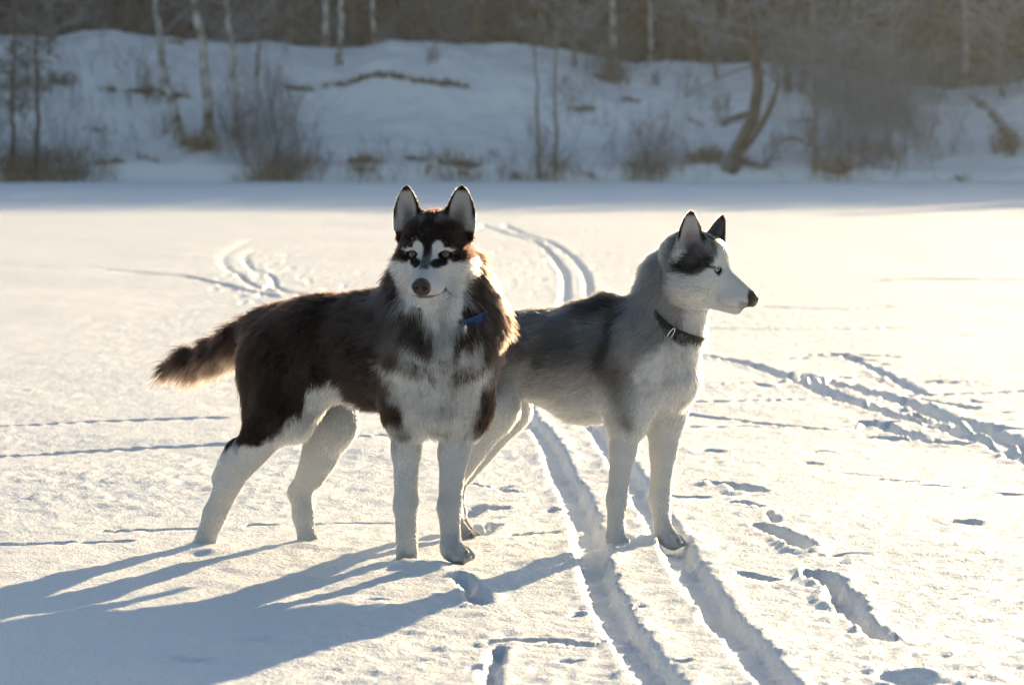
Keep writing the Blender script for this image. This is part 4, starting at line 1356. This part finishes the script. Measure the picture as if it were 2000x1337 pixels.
def brown_colour(P, N, rw):
    z = P[:, 2]
    s, l = BB.sl(P); sf, lf = BF.sl(P)
    nz = noise3(P, 30, 2.0); nf = noise3(P, 90, 7.0)
    col = lerp3(np.broadcast_to(DARK, P.shape), np.broadcast_to(DARK2, P.shape), .5 + .6 * noise3(P, 14, 1.0) + .25 * nf)
    # frosted neck and shoulder
    g = lambda k: rw.get(k, np.zeros(len(P)))
    fr = smooth(-.30, -.04, s) * smooth(.36, .45, z) * (.45 + .55 * nz + .3 * nf)
    col = lerp3(col, np.broadcast_to(FROST, P.shape), np.clip(fr * .7, 0, .6) * (1 - g('head')) * (1 - g('ear')))
    # belly and legs: the edge of the dark coat along the near side, in body coordinates
    wj = .016 * nz + .010 * nf
    zl = np.interp(s, EDGE_S, EDGE_Z)
    near = smooth(.012, -.012, l)
    dark_side = smooth(-.010, .008, z - zl + wj)
    far_z = np.where(s < -.36, .47, .36)
    dark_far = smooth(-.012, .012, z - far_z + wj)
    white = 1 - (near * dark_side + (1 - near) * dark_far)
    # chest with its bands
    al = np.abs(lf)
    lb = .072 + np.clip(z - .33, -.03, .2) * .36
    b3 = .431 + .42 * al + wj * .7
    chest = smooth(.006, -.006, z - b3) * smooth(lb + .010, lb - .010, al + wj * .8)
    chest = np.maximum(chest, smooth(.335, .262, z + wj * 1.5))
    gap = smooth(.030, .014, al)                                       # the lower band is broken in the middle
    band2 = np.maximum(smooth(-.006, .006, z - b3 - .020), gap) * smooth(.006, -.006, z - .474 - .70 * al + wj * .6) * smooth(.100, .080, al) * smooth(-.006, .006, z - b3 + .004) * .85
    bib = smooth(.006, -.006, al - np.minimum(.020 + .80 * (z - .548), .046) + wj * .6) * smooth(.545, .556, z)
    patch = smooth(.030, .020, al + wj * .5) * smooth(.484, .494, z + wj * .5)
    cw = np.clip(np.maximum.reduce([chest, band2, bib, patch]), 0, 1)
    fz = smooth(-.15, -.105, sf + wj * .6)
    white = white * (1 - fz) + cw * fz
    low = smooth(.262, .235, z + wj * 1.2)
    white = np.maximum(white, low)
    white = np.clip(white, 0, 1) * (1 - np.clip(g('tail') * 2, 0, 1))
    col = lerp3(col, np.broadcast_to(WHITE, P.shape) * (1 - .10 * np.clip(nz, 0, 1) - .10 * np.clip(noise3(P, 8, 21.0), 0, 1))[:, None], white)
    col = lerp3(col, np.broadcast_to(np.array((.30, .27, .25)), P.shape), smooth(.045, .015, z) * (.35 + .5 * nf) * (sf > -.2))
    # pale underside and fringe of the tail
    tw = np.clip(g('tail') * 1.6, 0, 1)
    pale = smooth(.25, -.55, N[:, 2] + .3 * nf) * .75
    col = lerp3(col, np.broadcast_to(TAN, P.shape), tw * pale)
    rump = smooth(.35, .8, -(N @ bF)) * smooth(.36, .42, z) * smooth(.62, .56, z) * (s < -.55) * .45
    col = lerp3(col, np.broadcast_to(TAN, P.shape), rump * (.6 + .5 * nz))
    # head
    q = b_head.loc(P); x, y, h = np.abs(q[:, 0]), q[:, 1], q[:, 2]
    full = lambda c: np.broadcast_to(c, P.shape)
    hw = smooth(.35, .6, g('head') + g('ear') + smooth(-.03, .01, y) * smooth(-.10, -.085, h))
    face = smooth(-.040, -.022, y + .005 * nf + .25 * np.clip(-.02 - h, 0, .05))
    face = face * smooth(.006, -.004, x - .080 + .30 * np.clip(-.015 - h, 0, .1) + .004 * nf)
    hc = lerp3(full(DARK2), full(WHITE), face)
    cap = smooth(-.008, -.001, h + .003 * nf + .008 * smooth(.038, .046, x)) * smooth(.080, .070, y)
    hc = lerp3(hc, full(DARK2 * np.array((.50, .48, .47))), cap)
    brow = smooth(1.12, .88, np.hypot((x - .0188 - .10 * (h - .018)) / .0112, (h - .0165) / .0160) + .05 * nf)
    brow2 = smooth(1.2, .85, np.hypot((x - .037) / .0125, (h - .0150 + .35 * (x - .037)) / .0036))
    hc = lerp3(hc, full(WHITE), np.maximum(brow, brow2) * (y > .02))
    ring = smooth(1.15, .85, np.hypot((x - .0312) / .0142, (h - .0020) / .0098)) * (y > .03) * (y < .068)
    tear = smooth(1.2, .8, np.hypot((x - .0235) / .0145, (h + .0075 + .25 * (x - .0235)) / .0072)) * (y > .03)
    bridge = smooth(.0110, .0075, x) * smooth(.056, .062, y) * smooth(.122, .112, y) * (h > -.04)
    stripe = smooth(.0020, -.0010, x - .0055 - .30 * (h - .030)) * (y > .03) * (h > .004) * (h < .05)
    hc = lerp3(hc, full(np.array((.022, .023, .028))), bridge * (.85 + .2 * nf))
    hc = lerp3(hc, full(DARK * .6), np.clip(np.maximum.reduce([ring, tear, stripe * .95]), 0, 1))
    lip = smooth(.0045, .0022, np.abs(h + .064 - .12 * np.clip(.09 - y, 0, .03))) * smooth(.060, .068, y) * (x < .042)
    hc = lerp3(hc, full(np.array((.09, .045, .04))), lip * (.25 + .6 * smooth(.10, .12, y)))
    hc = lerp3(hc, full(np.array((.03, .018, .016))), lip * smooth(.026, .030, x))
    hc = lerp3(hc, full(np.array((.03, .014, .012))), smooth(.021, .017, np.hypot(np.hypot(q[:, 0], y - .150), h + .042)))
    col = lerp3(col, hc, hw)
    ew = np.clip(g('ear') * 1.3, 0, 1)
    for e in B_EARS:
        c = e['frame'][0]
        near = (np.linalg.norm(P - c - e['frame'][1][1] * .05, axis=1) < .085)
        ep, ev = ear_paint(P, e, np.array((.36, .35, .35)), DARK * .45, DARK, np.array((.12, .10, .095)))
        ef = np.maximum(smooth(.20, .34, ev), smooth(.04, .12, ev) * smooth(.036, .046, x))
        col = lerp3(col, ep, ew * near * ef)
    return np.clip(col, .004, .95)


def skip_brown(P, n):
    q = b_head.loc(P)
    nose = np.hypot(np.hypot(q[:, 0], q[:, 1] - .151), q[:, 2] + .043) < .0195
    eye = np.zeros(len(P), bool)
    for g in (-1, 1):
        eye |= (np.hypot((q[:, 0] - g * b_head.ex) / .0118, (q[:, 2] - .005) / .0082) < 1) & (q[:, 1] > .035)
    sf, lf = BF.sl(P)
    strap = (lf > .018) & (lf < .085) & (P[:, 2] > .580) & (P[:, 2] < .625) & (sf > -.10)     # fur pressed flat by the collar
    return nose | eye | strap


grow_dog(brown_root, bp, ((-1.25, 7.72, -.06), (.12, 8.95, .96)), .0042, brown_colour, int(300000 * FUR_DENSITY), skip_brown, 5)
MAT_AMBER = eye_material('amber_eye', (.095, .062, .026), (.015, .010, .007))
MAT_BLUE = eye_material('pale_blue_eye', (.30, .44, .54), (.02, .03, .045))
MAT_NOSE_BROWN = simple_mat('brown_nose', (.036, .016, .014), rough=.32, var=.3, scale=900, bump=.5, spec=.5)
MAT_NOSE_BLACK = simple_mat('black_nose', (.016, .014, .014), rough=.30, var=.3, scale=900, bump=.5, spec=.5)
for g in (-1, 1): add_eye(brown_root, b_head, g, MAT_AMBER, (g * .06, 1, .16))
add_nose(brown_root, b_head, MAT_NOSE_BROWN)

# ---------------------------------------------------------------- the grey and white dog
GB = Body((.318, 8.42), 20)
gF, gL = GB.F, GB.L
grey_root = empty('husky_dog', (GB.p0[0], GB.p0[1], 0.0))
tag(grey_root, 'grey, black and white husky with black collar, looking right in profile', 'dog')
gy, gpz = math.radians(16), math.radians(8)
g_head = Head(at(1361, 521, 8.30), frame((math.cos(gy) * math.cos(gpz), -math.sin(gy) * math.cos(gpz), -math.sin(gpz))), 1.08, .84, -.010)
G_EARS = [dict(c=(-.042, -.016, .022), up=(-.10, .0, 1), open=(-.85, .55, 0), h=.104, w=.0320, cup=.016),
          dict(c=(.040, .006, .026), up=(.16, .34, 1), open=(.90, .42, 0), h=.100, w=.0290, cup=.018)]
gp_ = []
gback = -gF + DOWN * .3
gs = dict(sq=gL, sqs=.84)
gp_ += [cone(GB.on(1235, 715), GB.on(1140, 715), .128, .125, flow=gback, fur=.026, k=.06, region='trunk', **gs),
        cone(GB.on(1140, 715), GB.on(1050, 692), .122, .100, flow=gback, fur=.024, k=.06, region='trunk', **gs),
        cone(GB.on(1050, 690), GB.on(955, 690), .096, .090, flow=gback, fur=.024, k=.05, region='trunk', **gs),
        cone(GB.on(1190, 612), GB.on(1135, 632), .045, .036, flow=-gF + UP * .3, fur=.034, k=.06, region='withers', lift=.5),
        cone(GB.on(960, 690, -.03), GB.on(900, 700, -.03), .078, .075, flow=gback, fur=.026, k=.05, region='rump'),
        cone(GB.on(960, 690, .03), GB.on(900, 700, .03), .078, .075, flow=gback, fur=.026, k=.05, region='rump'),
        cone(GB.on(1280, 690), GB.on(1310, 740), .098, .070, flow=DOWN + gF * .1, fur=.024, k=.06, region='chest', sq=gL, sqs=.9),
        cone(GB.on(1245, 690, -.06), GB.on(1228, 810, -.075), .078, .052, flow=DOWN - gF * .4, fur=.020, k=.05, region='chest', sq=gL, sqs=.75),
        cone(GB.on(1270, 690, .06), GB.on(1295, 810, .065), .078, .052, flow=DOWN - gF * .3, fur=.020, k=.05, region='chest', sq=gL, sqs=.75)]
gp_ += [cone(GB.on(1276, 655), GB.on(1316, 560), .088, .070, flow=DOWN - gF * .5, fur=.034, k=.06, region='neck', lift=.42, sq=gL, sqs=.85),
        cone(GB.on(1310, 655), GB.on(1345, 575), .066, .058, flow=DOWN + gF * .15, fur=.026, k=.05, region='neck', lift=.35, sq=gL, sqs=.9),
        cone(GB.on(1308, 545), GB.on(1348, 512), .066, .062, flow=DOWN * .6 - gF, fur=.032, k=.05, region='neck', lift=.42, sq=gL, sqs=.85)]
gp_ += [cone(GB.on(1226, 800, -.075), GB.on(1216, 880, -.075), .046, .0285, k=.04, **LEGD),
        cone(GB.on(1216, 880, -.075), GB.on(1205, 975, -.075), .0300, .0230, k=.02, **LEGD),
        cone(GB.on(1205, 975, -.075), GB.on(1202, 1042, -.075), .0230, .0215, k=.02, **LEGD),
        cone(GB.on(1300, 800, .065), GB.on(1296, 880, .065), .048, .0310, k=.04, **LEGD),
        cone(GB.on(1296, 880, .065), GB.on(1288, 975, .065), .0320, .0235, k=.02, **LEGD),
        cone(GB.on(1288, 975, .065), GB.on(1294, 1035, .065), .0235, .0215, k=.02, **LEGD)]
gp_ += paw(GB.on(1203, 1058, -.075), gF + gL * -.1, .0235)
gp_ += paw(GB.on(1303, 1049, .058), gF + gL * -.75, .0280)
for l_, dx in ((-.07, 0), (.07, 26)):
    gp_ += [cone(GB.on(930 + dx, 715, l_ * .8), GB.on(962 + dx, 800, l_), .078, .054, flow=DOWN - gF * .2, fur=.018, k=.05, region='thigh', sq=gL, sqs=.72),
            cone(GB.on(965 + dx, 795, l_), GB.on(893 + dx * .5, 925, l_), .060, .0290, k=.03, flow=DOWN - gF * .3, fur=.011, region='hindleg', lift=.22),
            cone(GB.on(882 + dx * .4, 942, l_), GB.on(885 + dx * .3, 1000, l_), .0205, .0190, k=.02, **LEGD),
            cone(GB.on(885 + dx * .3, 1000, l_), GB.on(893 + dx * .3, 1030, l_), .0190, .0190, k=.02, **LEGD)]
    gp_ += paw(GB.on(898 + dx * .3, 1040, l_), gF + gL * -.45, .0250)
gt = [GB.on(885, 665), GB.on(850, 690), GB.on(835, 740), GB.on(828, 800)]
for a, b, r0, r1 in zip(gt[:-1], gt[1:], (.034, .028, .022), (.028, .022, .012)):
    gp_.append(cone(a, b, r0, r1, flow=nrm(b - a) + DOWN * .3, fur=.045, k=.03, region='tail', lift=.3))
gp_.append(ell(g_head.w(0, .032, .028), 1.08 * np.array((.036, .028, .028)), g_head.R, flow=g_head.d(0, -1, .5), fur=.008, k=.03, region='head', lift=.22))
gp_ += g_head.prims(G_EARS, cheek_fur=.020, muzzle=1.06)

GREY = np.array((.175, .172, .176)); BLACK = np.array((.013, .0115, .011)); LGREY = np.array((.36, .35, .35)); BRN = np.array((.080, .068, .062))


def grey_colour(P, N, rw):
    z = P[:, 2]; s, l = GB.sl(P)
    nz = noise3(P, 30, 12.0); nf = noise3(P, 95, 17.0); nb = noise3(P, 11, 3.0)
    g = lambda k: rw.get(k, np.zeros(len(P)))
    full = lambda c: np.broadcast_to(c, P.shape)
    wj = .020 * nz + .012 * nf
    # agouti grey, darker above, white below
    col = lerp3(full(LGREY), full(GREY * .95), smooth(.36, .52, z + wj * 1.6) + .22 * nz + .18 * nf)
    col = lerp3(col, full(BRN), np.clip(.20 + .5 * nb + .35 * nf, 0, .5) * smooth(.38, .47, z))
    pale = smooth(-.06, -.02, s + .02 * nz) * (.55 + .35 * nz + .25 * nf)
    col = lerp3(col, full(LGREY * .85), np.clip(pale, 0, .85))
    white = smooth(.405, .345, z + wj * .8 + .02 * smooth(-.2, -.5, s))
    # dark saddle, withers and the stripe behind the shoulder
    top = smooth(.535, .580, z + wj * .9 - .035 * smooth(-.11, -.03, s)) * smooth(.03, -.04, s)
    col = lerp3(col, full(BLACK), top * .92)
    stripe = np.exp(-((s + .052 - .17 * (z - .5) + .008 * nz) / .015) ** 2) * smooth(.38, .46, z) * smooth(-.03, -.06, l)
    col = lerp3(col, full(BLACK * 1.2), np.clip(stripe * 1.15, 0, .92))
    flankd = np.exp(-((z - .47 - .22 * (s + .25)) / .05) ** 2) * smooth(-.42, -.3, s) * smooth(-.09, -.14, s) * (.45 + .6 * nz)
    col = lerp3(col, full(BLACK * 2.5), np.clip(flankd, 0, .6))
    col = lerp3(col, full(WHITE), np.clip(white, 0, 1))
    # smoky band down the near foreleg
    sh = np.exp(-((s + .014 + .18 * (z - .35)) / .027) ** 2) * smooth(.265, .31, z + wj) * smooth(.50, .42, z) * smooth(-.04, -.07, l)
    col = lerp3(col, full(BRN * .8), np.clip(sh * (.8 + .4 * nz), 0, .8))
    # white forechest and throat
    fc = smooth(.014, .036, s + wj * .7) * smooth(.012, -.022, z - .440 - .75 * np.clip(s, 0, .2) + wj)
    col = lerp3(col, full(WHITE), fc)
    throat = smooth(.122, .142, s - .25 * (z - .58) + wj * .4) * smooth(.50, .53, z)
    col = lerp3(col, full(WHITE), throat * (1 - g('head')))
    nk = g('neck') * smooth(.12, .09, s) * smooth(.60, .63, z)
    col = lerp3(col, full(GREY * .8), nk * (.55 + .4 * nz))
    col = lerp3(col, full(WHITE), smooth(.285, .262, z + wj))
    hindw = smooth(-.42, -.48, s) * smooth(.40, .34, z)
    col = lerp3(col, full(WHITE * .93), hindw)
    paws = smooth(.040, .020, z) * (s < .3)
    col = lerp3(col, full(np.array((.30, .25, .22))), paws * .55 * smooth(-.3, .5, nz))
    # head
    q = g_head.loc(P); x, y, h = np.abs(q[:, 0]), q[:, 1], q[:, 2]
    hw = smooth(.35, .6, g('head') + g('ear') + smooth(-.03, .01, y) * smooth(-.10, -.085, h))
    hc = lerp3(full(GREY * .9), full(WHITE), smooth(-.052, -.022, y + .006 * nz + .3 * np.clip(-.03 - h, 0, .1)))
    fwd_ = np.minimum(.024 + .8 * (h + .010), .048) + .003 * nf
    rear_ = -.043 + .8 * np.clip(h + .004, 0, .04) + .004 * nf
    cap = smooth(-.018, -.010, h + .003 * nf) * smooth(.005, -.004, y - fwd_) * smooth(-.006, .006, y - rear_)
    crown = smooth(.030, .042, h) * smooth(.048, .040, y) * smooth(-.06, -.03, y)
    cap = np.maximum(cap, crown * .9)
    cc = lerp3(full(BLACK * .9), full(GREY * .7), np.clip(.05 + .55 * np.exp(-((y + .004 - .6 * h) / .012) ** 2) * smooth(.0, .012, h) + .2 * nf, 0, .65))
    hc = lerp3(hc, cc, cap)
    blaze = smooth(.017, .011, x - .22 * np.clip(.05 - h, 0, .03)) * smooth(.066, .052, h) * (y > .0)
    hc = lerp3(hc, full(WHITE), blaze)
    ring = smooth(1.15, .85, np.hypot((x - .0310) / .0145, (h - .0030) / .0092)) * (y > .03) * smooth(.068, .062, y)
    tear = smooth(1.2, .8, np.hypot((x - .0225) / .0050, (h + .003) / .0065)) * smooth(.070, .064, y) * (y > .04)
    line = smooth(1.2, .8, np.hypot((y - .034) / .022, (h - .006 - .15 * (y - .034)) / .0042)) * (x > .03)
    hc = lerp3(hc, full(BLACK), line * .9)
    hc = lerp3(hc, full(BLACK * .6), np.maximum(ring, tear * .9))
    lip = smooth(.0040, .0020, np.abs(h + .064 - .25 * np.clip(.09 - y, 0, .03))) * smooth(.060, .068, y) * (x < .042)
    hc = lerp3(hc, full(np.array((.20, .17, .165))), lip * .3)
    hc = lerp3(hc, full(BLACK * .8), smooth(.025, .020, np.hypot(np.hypot(q[:, 0], y - .150), h + .042)))
    chin = smooth(.118, .135, y) * (h < -.050)
    hc = lerp3(hc, full(np.array((.12, .09, .085))), chin * .6)
    col = lerp3(col, hc, hw)
    ew = np.clip(g('ear') * 1.3, 0, 1)
    for e in G_EARS:
        near = (np.linalg.norm(P - e['frame'][0] - e['frame'][1][1] * .05, axis=1) < .085)
        ep, ev = ear_paint(P, e, np.array((.42, .40, .395)), BLACK * 1.4, GREY * .5, np.array((.32, .20, .195)))
        ef = np.maximum(smooth(.20, .34, ev), smooth(.04, .12, ev) * smooth(.034, .044, x))
        col = lerp3(col, ep, ew * near * ef)
    return np.clip(col, .004, .95)


def skip_grey(P, n):
    q = g_head.loc(P)
    nose = np.hypot(np.hypot(q[:, 0], q[:, 1] - .151), q[:, 2] + .043) < .0195
    eye = np.zeros(len(P), bool)
    for g in (-1, 1):
        eye |= (np.hypot((q[:, 0] - g * g_head.ex) / .0118, (q[:, 2] - .005) / .0082) < 1) & (q[:, 1] > .035)
    return nose | eye


grow_dog(grey_root, gp_, ((-.42, 8.0, -.06), (.74, 8.95, .96)), .0042, grey_colour, int(260000 * FUR_DENSITY), skip_grey, 6)
for g in (-1, 1): add_eye(grey_root, g_head, g, MAT_BLUE, (g * .95, 1, .02))
g_head.nose = 1.3
add_nose(grey_root, g_head, MAT_NOSE_BLACK)

# ------------------------------------------------------------------ collars
MAT_COLLAR_BLACK = simple_mat('black_webbing', (.010, .010, .011), rough=.6, var=.4, scale=300, bump=.6)
MAT_COLLAR_BLUE = simple_mat('blue_webbing', (.010, .045, .16), rough=.6, var=.4, scale=300, bump=.6)
MAT_STEEL = simple_mat('steel', (.62, .62, .64), rough=.25, var=.08, scale=60, metallic=1.0)
MAT_PRINT = simple_mat('white_print', (.35, .35, .35), rough=.7, var=.1, scale=60)


def collar(root, c, axis, rx, ry, xdir, width, mat, thick=.0022):
    """a webbing band: ellipse rx along xdir, ry across it, round `axis`"""
    ax = nrm(axis); xd = nrm(np.asarray(xdir) - ax * (np.asarray(xdir) @ ax)); yd = np.cross(ax, xd)
    n = 64; V, F = [], []
    for i in range(n):
        th = 2 * math.pi * i / n
        wob = .003 * math.sin(3 * th + 1)
        for (r, w) in ((0, -.5), (0, .5), (thick, .5), (thick, -.5)):
            V.append(c + xd * (rx + r) * math.cos(th) + yd * (ry + r) * math.sin(th) + ax * (w * width + wob))
    for i in range(n):
        j = (i + 1) % n
        for k in range(4):
            k2 = (k + 1) % 4
            F.append((i * 4 + k, j * 4 + k, j * 4 + k2, i * 4 + k2))
    o = mesh_obj('collar', V, F, mat, root, smooth=False)
    def point(th, out=0.0, w=0.0):
        return c + xd * (rx + thick + out) * math.cos(th) + yd * (ry + thick + out) * math.sin(th) + ax * w, nrm(xd * math.cos(th) / rx + yd * math.sin(th) / ry), ax
    return o, point


def ring_mesh(name, c, e1, e2, r1, r2, rad, mat, parent, n=28):
    P = [c + e1 * r1 * math.cos(t) + e2 * r2 * math.sin(t) for t in np.linspace(0, 2 * math.pi, n)]
    V, F = tube_arrays(np.array(P), rad, 8)
    return mesh_obj(name, V, F, mat, parent)


def solve_theta(point, px):
    """angle on the camera side of the band where it crosses photo column px"""
    best = None
    for th in np.linspace(0, 2 * math.pi, 720):
        p, n, a = point(th)
        if n[1] > -.05: continue
        d = p - CAMP
        q = CX + FPX * d[0] / (d @ FWD)
        if best is None or abs(q - px) < best[0]: best = (abs(q - px), th)
    return best[1]


# grey dog: broad black band with a steel ring and small white prints
gc = GB.on(1316, 634)
g_axis = nrm(gF * .56 + UP * .83)
gcol, gpt = collar(grey_root, gc, g_axis, .086, .083, gL, .036, MAT_COLLAR_BLACK)
th = solve_theta(gpt, 1312)
p, nv, ax_ = gpt(th, .003)
tg = np.cross(nv, ax_)
ring_mesh('ring', p - ax_ * .004, nrm(tg * .55 + nv * .35), ax_, .006, .0165, .0016, MAT_STEEL, gcol)
for px in (1284, 1357):
    p, nv, ax_ = gpt(solve_theta(gpt, px), .0012)
    tg = np.cross(nv, ax_)
    V, F = [], []
    for (u, w, r) in ((0, -.0013, .0022), (-.0030, .0023, .0011), (-.0010, .0036, .0011), (.0012, .0036, .0011), (.0031, .0022, .0011)):
        b0 = len(V)
        for k in range(8):
            V.append(p + tg * (u + r * math.cos(k * .785)) + ax_ * (w + r * math.sin(k * .785)))
        F.append(tuple(range(b0, b0 + 8)))
    mesh_obj('print', V, F, MAT_PRINT, gcol, smooth=False)

# brown dog: blue band half buried in the ruff, with a long steel tag
bc = at(868, 624, 8.045)
b_axis = nrm(np.array((-.22, -.16, 1.0)))
bcol, bpt = collar(brown_root, bc, b_axis, .112, .112, (1, 0, 0), .026, MAT_COLLAR_BLUE)
p, nv, ax_ = bpt(solve_theta(bpt, 906), .004)
tg = np.cross(nv, ax_)
V, F = [], []
m = 20
for s_ in (-.0008, .0008):
    for k in range(m):
        t = 2 * math.pi * k / m
        V.append(p + tg * .0045 * math.cos(t) + np.array((0, 0, -.020 + .020 * math.sin(t))) + nv * (s_ + .004))
F.append(tuple(range(m))); F.append(tuple(range(2 * m - 1, m - 1, -1)))
for k in range(m): F.append((k, (k + 1) % m, m + (k + 1) % m, m + k))
mesh_obj('tag', V, F, MAT_STEEL, bcol, smooth=False)

# ------------------------------------------------------------------ cold haze over the lake
HAZE = 0.00025
if HAZE:
    m = bpy.data.materials.new('haze'); m.use_nodes = True
    nt = m.node_tree; nt.nodes.remove(nt.nodes['Principled BSDF'])
    pv = nt.nodes.new('ShaderNodeVolumePrincipled')
    pv.inputs['Color'].default_value = (.84, .92, 1.0, 1); pv.inputs['Density'].default_value = HAZE; pv.inputs['Anisotropy'].default_value = .72
    nt.links.new(pv.outputs[0], nt.nodes['Material Output'].inputs['Volume'])
    x0, x1, y0, y1, z0, z1 = -960, 960, -480, 1600, -2.0, 38.0
    V = [(x0, y0, z0), (x1, y0, z0), (x1, y1, z0), (x0, y1, z0), (x0, y0, z1), (x1, y0, z1), (x1, y1, z1), (x0, y1, z1)]
    F = [(0, 3, 2, 1), (4, 5, 6, 7), (0, 1, 5, 4), (1, 2, 6, 5), (2, 3, 7, 6), (3, 0, 4, 7)]
    hz = mesh_obj('haze', V, F, m, smooth=False)
    tag(hz, 'thin cold haze over the frozen lake', 'haze', kind='stuff')
